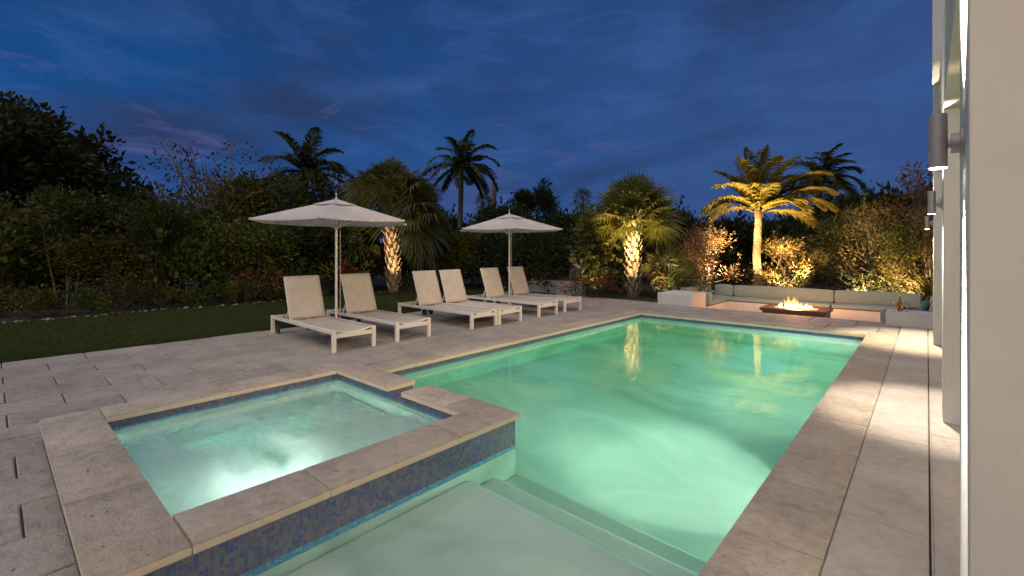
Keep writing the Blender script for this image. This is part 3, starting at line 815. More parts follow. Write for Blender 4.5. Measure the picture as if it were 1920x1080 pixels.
# ------------------------------------------------------------------ plants
def unit(a): return a / np.maximum(np.linalg.norm(a, axis=-1, keepdims=True), 1e-9)
def leaves(rng, P, D, L, W, fold=.15):
    n = len(P); D = unit(D); s = unit(np.cross(D, rng.normal(size=(n,3)))); nr = np.cross(s, D)
    l = (L*(.65+.6*rng.random(n)))[:,None]; w = (W*(.7+.5*rng.random(n)))[:,None]
    v1 = P + D*l*.45 + s*w*.5 + nr*w*fold; v3 = P + D*l*.45 - s*w*.5 + nr*w*fold
    v2 = P + D*l - nr*l*.12
    return np.stack([P, v1, v2, v3], 1)
def lobes_cloud(rng, lobes, nclump, nleaf, cr, L, W, up=.35, flat=.75, shell=2.6):
    out = []
    for (cx, cy, cz, r) in lobes:
        k = max(4, int(nclump*(r/ .5)**2))
        d = unit(rng.normal(size=(k,3))); rad = r*(rng.random(k)**(1/shell))*(.8+.35*rng.random(k))
        cc = np.array([cx,cy,cz]) + d*rad[:,None]*np.array([1,1,flat])
        cc = np.repeat(cc, nleaf, 0); dd = np.repeat(d, nleaf, 0)
        off = rng.normal(size=cc.shape)*cr
        P = cc + off; D = dd*.6 + off/cr*.5 + rng.normal(size=cc.shape)*.45 + np.array([0,0,up])
        keep = P[:,2] > .03
        out.append(leaves(rng, P[keep], D[keep], L, W))
    return np.concatenate(out)
def stems_to(rng, mb, base, tips, r0, wob=.12):
    for t in tips:
        b = np.array(base) + np.append(rng.normal(size=2)*r0*2.2, 0); t = np.array(t)
        m1 = b + (t-b)*.4 + np.append(rng.normal(size=2)*wob, .08*abs(t[2]-b[2])); m2 = b + (t-b)*.75 + rng.normal(size=3)*wob*.6
        mb.tube([b, m1, m2, t], [r0, r0*.75, r0*.5, r0*.2], 6)
        for q in range(2):
            s = m1 + (m2-m1)*rng.random(); e = t + rng.normal(size=3)*wob*2.2
            mb.tube([s, (s+e)/2 + rng.normal(size=3)*wob*.3, e], [r0*.45, r0*.3, r0*.12], 5)
def shrub(name, label, cat, seed, h, w, mat, nl=9, nclump=16, nleaf=11, cr=.11, L=.13, W=.07, bare=.15, stem=M['bark'], r0=.022, up=.35, group=None, extra=None, lr=(.26,.42), flat=.75, shoots=14):
    rng = np.random.default_rng(seed); r = thing(name, label, cat, group=group)
    lobes = []
    for i in range(nl):
        a = rng.random()*2*PI; q = math.sqrt(rng.random()); z = h*(bare + (1-bare)*(.12+.88*rng.random()**.8))
        rad = rng.uniform(*lr)*min(h, w)
        k = max(.25, 1-(max(0, z/h-.55))*1.3)
        lobes.append((math.cos(a)*q*w*.5*k, math.sin(a)*q*w*.5*k, min(z, h-rad*.6), rad))
    lobes.append((rng.normal()*.1*w, rng.normal()*.1*w, h-lr[0]*min(h,w)*.8, lr[0]*min(h,w)))
    sb = MB(); stems_to(rng, sb, (0,0,-.05), [l[:3] for l in lobes], r0, .1*w*.6)
    V = lobes_cloud(rng, lobes, nclump, nleaf, cr, L, W, up, flat)
    if shoots:
        for q in range(shoots):
            l = lobes[rng.integers(len(lobes))]; d = unit(rng.normal(size=3)*.45 + np.array([0,0,1.0])); ln = h*rng.uniform(.12, .32)
            b = np.array(l[:3]) + d*l[3]*.6; e = b + d*ln + rng.normal(size=3)*.05; sb2 = rng.integers(7, 13)
            ts = rng.random(sb2); P = b + (e-b)*ts[:,None] + rng.normal(size=(sb2,3))*.02
            V = np.concatenate([V, leaves(rng, P, d*.5 + rng.normal(size=(sb2,3))*.7, L*1.1, W*1.05)])
            sb.tube([tuple(b - d*l[3]*.5), tuple(b), tuple(e)], [r0*.35, r0*.28, r0*.1], 5)
    obj('stem', sb, stem, r)
    obj('foliage', MB().arr(V, 4), mat, r)
    if extra:
        em, cnt, eL, eW = extra
        P = []
        for j in range(cnt):
            l = lobes[rng.integers(len(lobes))]; d = unit(rng.normal(size=3) + np.array([0,0,.5]))
            c = np.array(l[:3]) + d*l[3]*1.0
            P.append(c + rng.normal(size=(9,3))*eL*.7)
        P = np.concatenate(P); obj('blossom', MB().arr(leaves(rng, P, rng.normal(size=P.shape)+np.array([0,0,.3]), eL, eW), 4), em, r)
    return r
def tree(name, label, cat, seed, h, fork, crown, mat, bark, r0, nl, lr, nclump, nleaf, cr, L, W, up=.2, trunks=1, shell=2.6, limbs=True):
    rng = np.random.default_rng(seed); r = thing(name, label, cat)
    cw, ch = crown; lobes = []
    for i in range(nl):
        d = unit(rng.normal(size=3)); q = rng.random()**.45
        lobes.append((d[0]*q*cw*.5, d[1]*q*cw*.5, h-ch*.5 + d[2]*q*ch*.42, rng.uniform(*lr)))
    tb = MB()
    for k in range(trunks):
        bx = rng.normal()*.16*(trunks > 1); by = rng.normal()*.16*(trunks > 1)
        fx, fy = bx*2.2 + rng.normal()*.12, by*2.2 + rng.normal()*.12
        f = np.array([fx, fy, fork*rng.uniform(.85, 1.1)])
        tb.tube([(bx,by,-.1), (bx+(fx-bx)*.3+.05, by+(fy-by)*.3, fork*.4), tuple(f)], [r0*1.2, r0, r0*.8], 9)
        for l in lobes[k::trunks]:
            t = np.array(l[:3]); m = f + (t-f)*.5 + rng.normal(size=3)*.15
            tb.tube([f, m, t], [r0*.55, r0*.32, r0*.1], 6)
            for q in range(4):
                e = t + unit(rng.normal(size=3))*l[3]*rng.uniform(.7, 1.15); s = m + (t-m)*rng.random()
                tb.tube([s, (s+e)/2+rng.normal(size=3)*.06, e], [r0*.2, r0*.12, r0*.05], 5)
    obj('trunk', tb, bark, r)
    obj('crown', MB().arr(lobes_cloud(rng, lobes, nclump, nleaf, cr, L, W, up, .85, shell), 4), mat, r)
    return r

def fan_blade(rng, hub, d, R, droop, nseg=30, spread=118):
    d = unit(np.array(d)); up = np.array([0,0,1.]); s = np.cross(d, up)
    if np.linalg.norm(s) < .1: s = np.array([1.,0,0])
    s = unit(s); nr = np.cross(s, d); V = []; F = []
    roll = rng.normal()*.35; s, nr = s*math.cos(roll)+nr*math.sin(roll), nr*math.cos(roll)-s*math.sin(roll)
    for i in range(nseg):
        th = math.radians(-spread + 2*spread*i/(nseg-1)) + rng.normal()*.02
        dr = d*math.cos(th) + s*math.sin(th) - nr*(.25*abs(math.sin(th))) ; dr = unit(dr)
        l = R*(.68+.32*math.cos(th*.55))*rng.uniform(.9, 1.06)
        sd = unit(np.cross(dr, nr)); w = l*.034
        p0 = hub + dr*.03; p1 = hub + dr*l*.55 - up*droop*l*.10; p2 = hub + dr*l*.97 - up*droop*l*rng.uniform(.28, .55)
        k = len(V)
        V += [p0-sd*w*.3, p0+sd*w*.3, p1-sd*w, p1+sd*w, p2-sd*w*.12, p2+sd*w*.12]
        F += [(k,k+1,k+3,k+2), (k+2,k+3,k+5,k+4)]
    return V, F
def fan_crown(rng, center, n, e0, e1, pet, R, droop, mb_leaf, mb_pet, nseg=30, clear=None):
    for i in range(n):
        f = (i+.5)/n; el = math.radians(e1 + (e0-e1)*f**.8); az = i*2.39996 + rng.normal()*.15
        d = np.array([math.cos(az)*math.cos(el), math.sin(az)*math.cos(el), math.sin(el)])
        if clear and el < math.radians(clear[2]) and math.cos(az-clear[0]) > math.cos(clear[1]): continue
        pl = pet*rng.uniform(.75, 1.15); hub = np.array(center) + d*pl - np.array([0,0,.10*pl*math.cos(el)])
        mid = np.array(center) + d*pl*.5 + np.array([0,0,.05*pl])
        mb_pet.tube([np.array(center), mid, hub], [.028, .018, .011], 5)
        dd = d - np.array([0,0,.25*math.cos(el)])
        V, F = fan_blade(rng, hub, dd, R*rng.uniform(.85, 1.1), droop, nseg)
        mb_leaf.arrf(np.array(V), F)
def boot_trunk(rng, h, r0, lean=(0,0), nb=74, bl=.30):
    tb = MB(); pts = []
    for k in range(9):
        s = k/8; pts.append((lean[0]*s*s, lean[1]*s*s, -.1 + (h+.1)*s))
    tb.tube(pts, [r0*(1.08-.1*math.sin(k/8*PI)) for k in range(9)], 12)
    bt = MB()
    for i in range(nb):
        s = .03 + .95*i/nb; z = h*s; az = i*2.39996*1.0 + rng.normal()*.1
        c = np.array([lean[0]*s*s, lean[1]*s*s, z]); o = np.array([math.cos(az), math.sin(az), 0]); sd = np.array([-math.sin(az), math.cos(az), 0])
        l = bl*rng.uniform(.75, 1.2)*.85; w = .07*rng.uniform(.85, 1.2)
        a = c + o*r0*.92; b = a + o*.08 + np.array([0,0,l*.5]); e = a + o*.115*rng.uniform(.7,1.3) + np.array([0,0,l])
        vs = []
        for p, ww, th in ((a, w, .03), (b, w*.72, .022), (e, w*.5, .014)):
            vs += [p-sd*ww-o*th*.3, p+o*th, p+sd*ww-o*th*.3, p-o*th*.8]
        fs = [(8,9,10,11)]
        for q in range(2):
            for k in range(4): fs.append((q*4+k, q*4+(k+1)%4, q*4+4+(k+1)%4, q*4+4+k))
        bt.add(vs, fs)
    return tb, bt
def sabal(label, loc, seed, h, r0, n, pet, R, mat, e0=82, e1=-55, droop=.8, lean=(0,0), nb=74, clear=None):
    rng = np.random.default_rng(seed); r = thing('fan_palm', label, 'palm', loc)
    tb, bt = boot_trunk(rng, h, r0, lean, nb)
    obj('trunk', tb, M['boot_core'], r); obj('leaf_base', bt, M['boot'], r)
    lm, pm = MB(), MB(); fan_crown(rng, (lean[0], lean[1], h), n, e0, e1, pet, R, droop, lm, pm, 30, clear)
    obj('petiole', pm, mat, r); obj('crown', lm, mat, r); return r

def frond_mesh(rng, az, el, L, bend, leafl, wind=(0,0,0), n=52, dens=1.0):
    """one feather frond: curved midrib with hanging leaflets"""
    K = 22; p = np.zeros(3); d = np.array([math.cos(az)*math.cos(el), math.sin(az)*math.cos(el), math.sin(el)]); pts = [p.copy()]
    wind = np.array(wind, float)
    for i in range(K):
        d = unit(d + np.array([0,0,-bend/K*(.4+1.4*i/K)]) + wind*(.5/K)*(i/K)); p = p + d*L/K; pts.append(p.copy())
    pts = np.array(pts); rb = MB(); rb.tube([tuple(q) for q in pts], [.026*(1-.85*i/K)+.003 for i in range(K+1)], 6)
    V = []; F = []; up = np.array([0,0,1.])
    for i in range(n):
        s = .13 + .87*i/(n-1); q = s*K; a = int(min(q, K-1)); f = q-a
        c = pts[a]*(1-f)+pts[a+1]*f; t = unit(pts[a+1]-pts[a]); side = np.cross(t, up); side = unit(side) if np.linalg.norm(side) > .1 else np.array([1.,0,0])
        nr = np.cross(side, t); ll = leafl*(.35+.75*math.sin(PI*min(1, .12+.86*s))**.7)*(1.0 if s < .85 else 1-(s-.85)*3.4)
        for sg in (-1, 1):
            dr = unit(side*sg*1.0 + t*(.55+.35*s) + nr*.28 + rng.normal(size=3)*.07 + wind*.5)
            l = ll*rng.uniform(.88, 1.08); w = .032+.012*rng.random()
            m = c + dr*l*.5 - up*l*.07; e = c + dr*l*.88 - up*l*rng.uniform(.20, .42) + wind*l*.25
            ws = unit(np.cross(dr, up)+nr*.3)*w; k = len(V)
            V += [c-ws*.5, c+ws*.5, m-ws, m+ws, e-ws*.12, e+ws*.12]; F += [(k,k+1,k+3,k+2),(k+2,k+3,k+5,k+4)]
    rb.arrf(np.array(V), F); return rb
def coconut(label, loc, seed, pts, r0, r1, fronds, mat, bark, leafl=.62, nl=52, name='coconut_palm', wind=(0,0,0)):
    rng = np.random.default_rng(seed); r = thing(name, label, 'palm', loc)
    n = len(pts); tb = MB(); tb.tube(pts, [r0*1.35]+[r0+(r1-r0)*i/(n-1) for i in range(1, n)], 14); obj('trunk', tb, bark, r, smooth=True)
    top = Vector(pts[-1])
    cb = MB(); cb.lathe([(r1*.9, -.1), (r1*1.3, .1), (r1*1.1, .3), (r1*.4, .5)], 12, tuple(top)); obj('crown_shaft', cb, M['cattail'], r)
    for az, el, L, bend in fronds:
        f = obj('frond', frond_mesh(rng, az, math.radians(el), L, bend, leafl, wind, nl), mat, r); f.location = top + Vector((0,0,.15))
    return r
def put(o, px, d, rz=0, sc=1, z=-.03, lab=None):
    x, y = bear(px, d); o.location = (x, y, z); o.rotation_euler.z = rz; o.scale = sc if hasattr(sc, '__len__') else (sc,)*3
    if lab: o['label'] = lab
    return o
VR = math.atan2(RV[1], RV[0])       # azimuth of image-right
AW = math.atan2(FV[1], FV[0])       # azimuth away from the camera

# lit fan palms
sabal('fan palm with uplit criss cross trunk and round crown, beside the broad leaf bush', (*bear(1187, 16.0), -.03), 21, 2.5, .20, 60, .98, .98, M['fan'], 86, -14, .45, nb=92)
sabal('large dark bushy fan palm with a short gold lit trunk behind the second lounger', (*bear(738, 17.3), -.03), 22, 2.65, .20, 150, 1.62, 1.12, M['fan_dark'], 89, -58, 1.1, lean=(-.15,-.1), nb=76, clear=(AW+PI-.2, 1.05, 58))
# lit coconut palm behind the sofa; fronds: (azimuth, elevation, length, bend)
x, y = bear(1419, 17.4)
fr = [(VR+PI-.1, 46, 2.45, 2.1), (VR+PI+.5, 66, 2.4, .9), (VR+PI-.6, 30, 2.0, 1.7), (VR+PI+.15, 78, 2.5, .5), (VR+PI-.3, 62, 2.3, 1.0),
      (VR+.1, 70, 2.8, 1.15), (VR-.5, 58, 2.8, 1.4), (VR+.25, 48, 2.9, 1.4), (VR-.15, 32, 2.8, 1.25), (VR+.05, 16, 2.3, 1.2), (VR-.1, 60, 2.7, 1.5),
      (AW, 64, 2.4, 1.2), (AW+.7, 40, 2.3, 1.6), (AW+PI, 72, 2.3, 1.2), (AW+PI+.5, 40, 1.9, 1.8), (VR-.9, 38, 2.3, 1.6), (AW-.5, 82, 2.5, .5), (VR+PI-1.0, 50, 2.0, 1.7), (AW+PI-.4, 55, 2.2, 1.6), (VR+PI+.3, 54, 2.4, 1.5), (VR+.45, 62, 2.6, 1.3), (VR-.3, 44, 2.8, 1.3), (AW+PI+.2, 84, 2.5, .6)]
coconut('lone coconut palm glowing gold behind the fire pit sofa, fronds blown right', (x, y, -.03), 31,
        [(0,0,-.1), (.02,0,.6), (-.01,0,1.4), (.03,0,2.2), (.06,0,2.78)], .15, .115, fr, M['coco'], M['ringbark'], .66, 56, wind=tuple(.35*np.append(RV, 0)))
# darker palms further off
def radial(n, seed, L=(1.9, 2.4)):
    n += 7; q = random.Random(seed); return [(i*2.39996, 82-100*((i+.5)/n)**.9, q.uniform(*L), q.uniform(1.2, 1.9)) for i in range(n)]
x, y = bear(862, 24.0)
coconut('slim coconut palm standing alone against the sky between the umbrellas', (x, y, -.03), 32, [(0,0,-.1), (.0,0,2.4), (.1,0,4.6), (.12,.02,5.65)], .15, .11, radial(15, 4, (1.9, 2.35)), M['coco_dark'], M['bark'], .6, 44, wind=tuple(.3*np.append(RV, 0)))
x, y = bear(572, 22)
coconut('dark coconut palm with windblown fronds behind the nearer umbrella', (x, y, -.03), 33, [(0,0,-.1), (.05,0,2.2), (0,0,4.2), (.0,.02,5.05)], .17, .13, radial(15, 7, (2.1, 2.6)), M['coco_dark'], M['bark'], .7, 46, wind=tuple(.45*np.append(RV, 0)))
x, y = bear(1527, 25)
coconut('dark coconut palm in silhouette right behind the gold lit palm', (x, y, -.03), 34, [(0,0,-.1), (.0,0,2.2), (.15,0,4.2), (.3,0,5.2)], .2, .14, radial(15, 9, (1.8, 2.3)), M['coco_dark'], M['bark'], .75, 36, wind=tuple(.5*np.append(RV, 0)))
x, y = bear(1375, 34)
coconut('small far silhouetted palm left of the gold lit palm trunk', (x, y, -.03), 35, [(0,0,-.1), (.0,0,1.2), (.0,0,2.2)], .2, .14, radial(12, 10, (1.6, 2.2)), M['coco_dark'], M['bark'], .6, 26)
for px, d, top, lab in ((905, 46, 372, 'tiny far fan palm in silhouette left of the bare trunk'), (1092, 44, 362, 'tiny far fan palm in silhouette above the broad leaf bush')):
    rng = np.random.default_rng(int(px)); r = thing('fan_palm', lab, 'palm', (*bear(px, d), -.03)); h = elev(top+10, d)
    obj('trunk', MB().tube([(0,0,-.1),(.05,0,h)], [.2,.16], 8), M['bark'], r)
    lm, pm = MB(), MB(); fan_crown(rng, (.05,0,h), 20, 85, -45, .7, .8, .5, lm, pm, 14); lm.np += []; obj('petiole', pm, M['coco_dark'], r); obj('crown', lm, M['coco_dark'], r)
x, y = bear(922, 40)
tag(obj('dead_palm_trunk', MB().tube([(0,0,-.1), (.05,0,3.5), (.25,.1,7.3)], [.26, .23, .21], 12), M['bark'], loc=(x, y, -.03)), 'tall bare dead palm trunk rising far behind the umbrellas', 'dead tree')
def conifer(px, d, top, w, seed, label):
    h = elev(top, d); rng = np.random.default_rng(seed); r = thing('conifer', label, 'tree', (*bear(px, d), -.03))
    obj('trunk', MB().tube([(0,0,-.1),(0,0,h*.95)], [.22,.03], 8), M['bark'], r)
    lb = []
    for i in range(26):
        z = h*(.12+.86*rng.random()); q = (1-z/h)*w*.5+.22; a = rng.random()*2*PI
        lb.append((math.cos(a)*q*.7, math.sin(a)*q*.7, z, .45+.35*(1-z/h)))
    obj('crown', MB().arr(lobes_cloud(rng, lb, 14, 9, .2, .42, .12, .6), 4), M['leaf_dark'], r)
conifer(981, 42, 358, 2.4, 41, 'narrow dark conifer far behind the farther umbrella, the thinner of two')
conifer(1020, 42, 342, 4.2, 42, 'broad dark conifer far behind the farther umbrella, the taller of two')

# trees on the left
put(tree('broadleaf_tree', 'tall dark broadleaf tree with dense rounded crown at far left', 'tree', 51, 7.2, 2.4, (5.6, 5.6), M['leaf_dark'], M['bark'], .2, 42, (.6, .95), 13, 11, .2, .30, .17, 0.0), 74, 16.5)
put(tree('broadleaf_tree', 'smaller dark tree with large leaves just right of the tall left tree', 'tree', 52, 4.6, 1.6, (2.6, 2.8), M['leaf_dark'], M['bark'], .1, 16, (.35, .6), 10, 10, .18, .26, .15, 0.0), 232, 18)
put(tree('thin_leaved_tree', 'sparse twiggy tree with few rusty leaves against the sky', 'tree', 53, 6.0, 1.6, (4.7, 4.6), M['leaf_rust'], M['bark_pale'], .10, 46, (.45, .85), 5, 4, .16, .16, .085, 0.1, trunks=2), 398, 17.5, rz=.6)
put(tree('multi_stem_tree', 'small tree with a bundle of pale slender trunks by the lawn', 'tree', 54, 3.4, 1.6, (1.9, 1.7), M['leaf_mid'], M['bark_pale'], .022, 20, (.3, .5), 12, 10, .12, .17, .08, .5, trunks=7), 128, 12.6)
put(tree('broadleaf_tree', 'leafy green tree standing behind the nearer umbrella', 'tree', 55, 4.9, 1.6, (4.4, 3.8), M['leaf_mid'], M['bark'], .1, 34, (.4, .7), 10, 10, .17, .2, .11, .1), 530, 19)

put(tree('broadleaf_tree', 'olive leaved tree filling the space behind the first lounger, left of the umbrella', 'tree', 56, 4.5, 1.2, (3.6, 3.4), M['leaf_mid'], M['bark'], .08, 30, (.4, .7), 9, 9, .17, .19, .11, .2), 452, 18.2)
put(tree('broadleaf_tree', 'leafy dark tree between the windblown palm and the big fan palm', 'tree', 57, 5.3, 1.8, (3.2, 3.6), M['leaf_dark'], M['bark'], .1, 26, (.4, .7), 10, 10, .18, .22, .12, .1), 622, 20.5)
put(tree('broadleaf_tree', 'bushy olive tree under the bare twigs of the sparse tree', 'tree', 58, 3.7, 1.0, (3.4, 2.6), M['leaf_mid'], M['bark_pale'], .06, 26, (.35, .6), 7, 8, .17, .17, .09, .2), 378, 16.6)
HG = 'shrubs along the back of the lawn'
shA = shrub('shrub', 'x', 'shrub', 61, 2.7, 2.3, M['leaf_mid'], 12, 15, 11, .12, .14, .075, group=HG)
shB = shrub('shrub', 'x', 'shrub', 62, 2.9, 2.5, M['leaf_dark'], 12, 14, 11, .14, .18, .10, group=HG)
shC = shrub('shrub', 'x', 'shrub', 63, 2.2, 1.9, M['leaf_bright'], 11, 8, 7, .14, .19, .14, group=HG)
shD = shrub('shrub', 'x', 'shrub', 64, 3.0, 2.2, M['leaf_mid'], 12, 10, 10, .10, .20, .06, group=HG, up=.7)
hedge = [
 (shA, -60, 12.2, .4, 1.0, 'green shrub at the very left edge of the lawn bed'),
 (shC, 22, 12.2, 1.0, 1.0, 'yellow green broad leaved shrub under the tall left tree'),
 (shB, 62, 14.4, 2.2, 1.05, 'dark shrub behind the pale slender trunks'),
 (shA, 208, 13.2, 3.3, .98, 'upright green shrub right of the pale slender trunks'),
 (shB, 250, 14.2, .9, 1.0, 'dark large leaved shrub behind the magenta blossom'),
 (shD, 300, 13.3, 2.0, .85, 'narrow leaved shrub in front of the twiggy tree, its lighter side facing the lawn'),
 (shC, 352, 14.0, 4.0, 1.0, 'yellow green shrub right of centre under the twiggy tree'),
 (shB, 395, 15.2, 5.0, 1.05, 'dark shrub directly below the twiggy tree'),
 (shA, 440, 14.4, .2, .95, 'green bushy shrub left of the nearest lounger back'),
 (shD, 505, 15.2, 1.2, 1.0, 'tall loose shrub with strap leaves behind the nearest lounger'),
 (shB, 560, 16.2, 2.9, 1.05, 'dark shrub behind the nearest lounger under the umbrella'),
 (shD, 610, 16.6, 3.9, .95, 'strappy shrub right behind the nearer umbrella pole'),
 (shB, 668, 18.6, .7, 1.0, 'dark shrub just left of the gold lit short trunk'),
 (shB, 800, 19.0, 4.2, 1.05, 'dark shrub right of the large fan palm skirt'),
 (shA, 868, 19.6, 1.9, 1.05, 'shaded green shrub left of the low planter wall'),
 (shB, 925, 20.5, 5.6, 1.1, 'dark shrub behind the left end of the planter wall'),
 (shB, 640, 20.5, 1.6, 1.25, 'tall dark shrub filling the gap behind the big fan palm, on its left'),
 (shB, 480, 19.5, 3.0, 1.2, 'tall dark shrub in the second row behind the leafy tree'),
 (shB, 330, 17.0, .3, 1.1, 'dark shrub in the second row behind the twiggy tree trunk'),
 (shB, 150, 16.0, 4.4, 1.2, 'tall dark shrub in the second row under the big left tree'),
 (shB, -20, 15.5, 2.6, 1.2, 'dark shrub in the second row at the left picture edge'),
]
seen = set(); qr = random.Random(17)
for src, px, d, rz, sc, lab in hedge:
    sc = (sc*qr.uniform(.85, 1.05), sc*qr.uniform(.85, 1.05), sc*qr.uniform(.62, 1.08)*(.82 if 'second row' in lab else 1))
    o = src if id(src) not in seen else dup(src); seen.add(id(src)); put(o, px, d, rz, sc, lab=lab)
# low planting along the bed edge
LG = 'low plants along the lawn edge'
gcA = shrub('ground_cover', 'x', 'ground cover', 71, .5, 1.15, M['leaf_mid'], 9, 16, 9, .07, .10, .05, bare=.0, r0=.007, group=LG, lr=(.3, .5))
gcB = shrub('ground_cover', 'x', 'ground cover', 72, .62, 1.0, M['leaf_mid'], 8, 11, 9, .07, .11, .035, bare=.0, r0=.007, group=LG, lr=(.3, .5), up=.8)
low = [(gcA, -20, 10.9, 0, 1.0, 'low green plant at the left end of the lawn edge'), (gcB, 55, 11.0, 1, .9, 'low narrow leaved plant left of the pale slender trunks'),
       (gcA, 105, 11.3, 2, 1.05, 'low green plant at the foot of the pale slender trunks'), (gcA, 175, 11.6, 3.2, 1.1, 'low green plant right of the pale slender trunks'),
       (gcB, 265, 12.2, .5, 1.0, 'low narrow leaved plant beside the single magenta blossom'), (gcA, 315, 12.6, 4.1, 1.0, 'low green plant between magenta blossoms and the hedge'),
       (gcA, 385, 13.2, 5.0, 1.0, 'low green plant under the twiggy tree by the lawn'), (gcB, 425, 13.6, 2.2, .9, 'low narrow leaved plant left of the pink bush'),
       (gcA, 560, 15.0, 1.4, 1.0, 'low green plant hidden behind the nearest lounger back'), (gcA, 765, 17.6, .6, 1.0, 'low green plant right of the gold lit short trunk'),
       (gcB, 842, 19.0, 3.0, 1.1, 'low plant on the lawn edge behind the middle pair of loungers'), (gcA, 690, 16.7, 2.5, (.9, .9, .6), 'low green plant left of the gold lit short trunk')]
for src, px, d, rz, sc, lab in low:
    o = src if id(src) not in seen else dup(src); seen.add(id(src)); put(o, px, d, rz, sc, lab=lab)
FG = 'flowering bushes along the lawn'
flA = shrub('flowering_bush', 'x', 'flowering bush', 81, .85, 1.0, M['leaf_mid'], 8, 9, 8, .08, .09, .045, bare=.05, r0=.008, group=FG, extra=(M['petal_pink'], 7, .07, .05))
flB = shrub('flowering_bush', 'x', 'flowering bush', 82, 1.15, 1.1, M['leaf_dark'], 8, 9, 8, .08, .09, .045, bare=.05, r0=.008, group=FG, extra=(M['petal_red'], 12, .08, .06))
fls = [(flA, 232, 12.3, 0, .9, 'bush with a single bright magenta blossom near the lawn edge'), (flA, 8, 11.2, 2, .7, 'small bush with pink blossoms at the far left'),
       (flA, 460, 14.0, 4, 1.0, 'pink flowering bush left of the nearest lounger'), (flB, 645, 15.9, 1, 1.0, 'red flowering bush seen between the first two loungers'),
       (flB, 505, 14.4, 3, .8, 'red flowering bush peeking out left of the nearest lounger back'), (flB, 1078, 15.4, 5, (.95, .95, .55), 'red leaved bush in front of the white planter wall'),
       (flB, 1135, 15.6, .6, (.8, .8, .6), 'red flowering bush left of the uplit fan palm trunk'), (flB, 1225, 15.3, 2.3, .75, 'red flowering bush right of the uplit fan palm foot'), (flB, 1108, 15.0, 3.6, .6, 'small red flowering bush close to the deck edge')]
for src, px, d, rz, sc, lab in fls:
    o = src if id(src) not in seen else dup(src); seen.add(id(src)); put(o, px, d, rz, sc, lab=lab)
# middle: clipped dark hedge behind the planter, broad leaf bush
hd = shrub('hedge', 'dense dark clipped hedge growing above the low white planter wall', 'hedge', 91, 2.0, 2.2, M['leaf_dark'], 16, 22, 11, .10, .13, .07, bare=.05, lr=(.3, .4))
put(hd, 1012, 17.9, .3, (1.15, 1.15, 1.1))
put(dup(hd), 952, 18.9, 2.1, (1.1, 1.1, 1.0), lab='dark hedge just behind the farther umbrella pole')
put(shrub('sea_grape', 'broad leaf bush with round yellow green leaves left of the uplit palm trunk', 'bush', 92, 2.9, 2.2, M['leaf_bright'], 14, 9, 6, .16, .21, .20, bare=.02, lr=(.26,.38)), 1126, 16.9, 1.0, (1, 1, .98))
# small fan palm bush right of the trunk
rng = np.random.default_rng(95); r = thing('dwarf_fan_palm', 'small bright fan palm with spiky leaves right of the uplit trunk', 'palm', (*bear(1252, 15.5), .05))
lm, pm = MB(), MB(); fan_crown(rng, (0,0,.35), 20, 85, 12, .95, .62, .35, lm, pm, 24); obj('petiole', pm, M['fan'], r); obj('crown', lm, M['fan'], r)
put(shrub('pink_leaved_shrub', 'pinkish leaved shrub spreading left of the gold lit palm trunk', 'shrub', 96, 2.3, 2.9, M['leaf_pink'], 20, 20, 10, .11, .11, .06, bare=.12, stem=M['bark'], lr=(.14,.25), flat=.55, r0=.016), 1322, 17.6, 0)
put(shrub('golden_shrub', 'gold lit spreading shrub around the foot of the coconut palm', 'shrub', 97, 1.9, 3.0, M['leaf_gold'], 20, 20, 10, .11, .11, .06, bare=.14, stem=M['bark'], lr=(.16,.27), flat=.6, r0=.016), 1470, 17.9, 2)
RG = 'shrubs behind the right end of the sofa'
rsA = shrub('shrub', 'x', 'shrub', 98, 3.0, 2.1, M['leaf_gold'], 16, 15, 9, .12, .12, .05, bare=.12, group=RG, up=.6, lr=(.2,.34), stem=M['bark_pale'])
rsB = shrub('shrub', 'x', 'shrub', 99, 2.7, 2.2, M['leaf_bright'], 15, 14, 9, .12, .13, .06, bare=.1, group=RG, lr=(.22,.34))
for src, px, d, rz, sc, lab in [(rsA, 1640, 16.6, 0, 1.05, 'tallest golden shrub behind the sofa, with upright pale stems'), (rsB, 1580, 18.2, 1.2, .95, 'green gold shrub between the spreading gold shrub and the tallest one'),
        (rsB, 1700, 15.4, 2.6, .95, 'green gold shrub behind the right end block'), (rsA, 1742, 14.6, 3.9, .9, 'golden shrub partly hidden by the house wall'), (rsA, 1600, 20.0, 5.0, 1.1, 'golden shrub in the second row behind the sofa')]:
    o = src if id(src) not in seen else dup(src); seen.add(id(src)); put(o, px, d, rz, sc, lab=lab)
put(tree('red_leaved_tree', 'red leaved tree beside the wall lights at the house corner', 'tree', 101, 5.2, 1.8, (2.6, 3.4), M['leaf_red'], M['bark'], .09, 15, (.3,.5), 5, 6, .15, .16, .08, .1), 1745, 15.5)
# strap leaved plant by the wall
def strap_plant(px, d, label, n, L, mat, seed, droop=1.0):
    rng = np.random.default_rng(seed); r = thing('strap_leaved_plant', label, 'plant', (*bear(px, d), -.03)); V = []; F = []
    for i in range(n):
        az = i*2.4+rng.normal()*.2; el = math.radians(rng.uniform(25, 85)); d0 = np.array([math.cos(az)*math.cos(el), math.sin(az)*math.cos(el), math.sin(el)]); p = np.zeros(3); l = L*rng.uniform(.7, 1.1)
        sd = np.array([-math.sin(az), math.cos(az), 0])
        for s in range(7):
            w = .03*(1-(s/6)**2)+.003; V += [p-sd*w, p+sd*w]
            if s: k = len(V)-4; F.append((k, k+1, k+3, k+2))
            d0 = unit(d0 + np.array([0,0,-.16*droop])); p = p + d0*l/6
    obj('leaf_blade', MB().arrf(np.array(V), F), mat, r)
strap_plant(1748, 13.9, 'clump of drooping strap leaves at the house corner behind the end block', 70, 1.5, M['leaf_gold'], 111, 1.4)
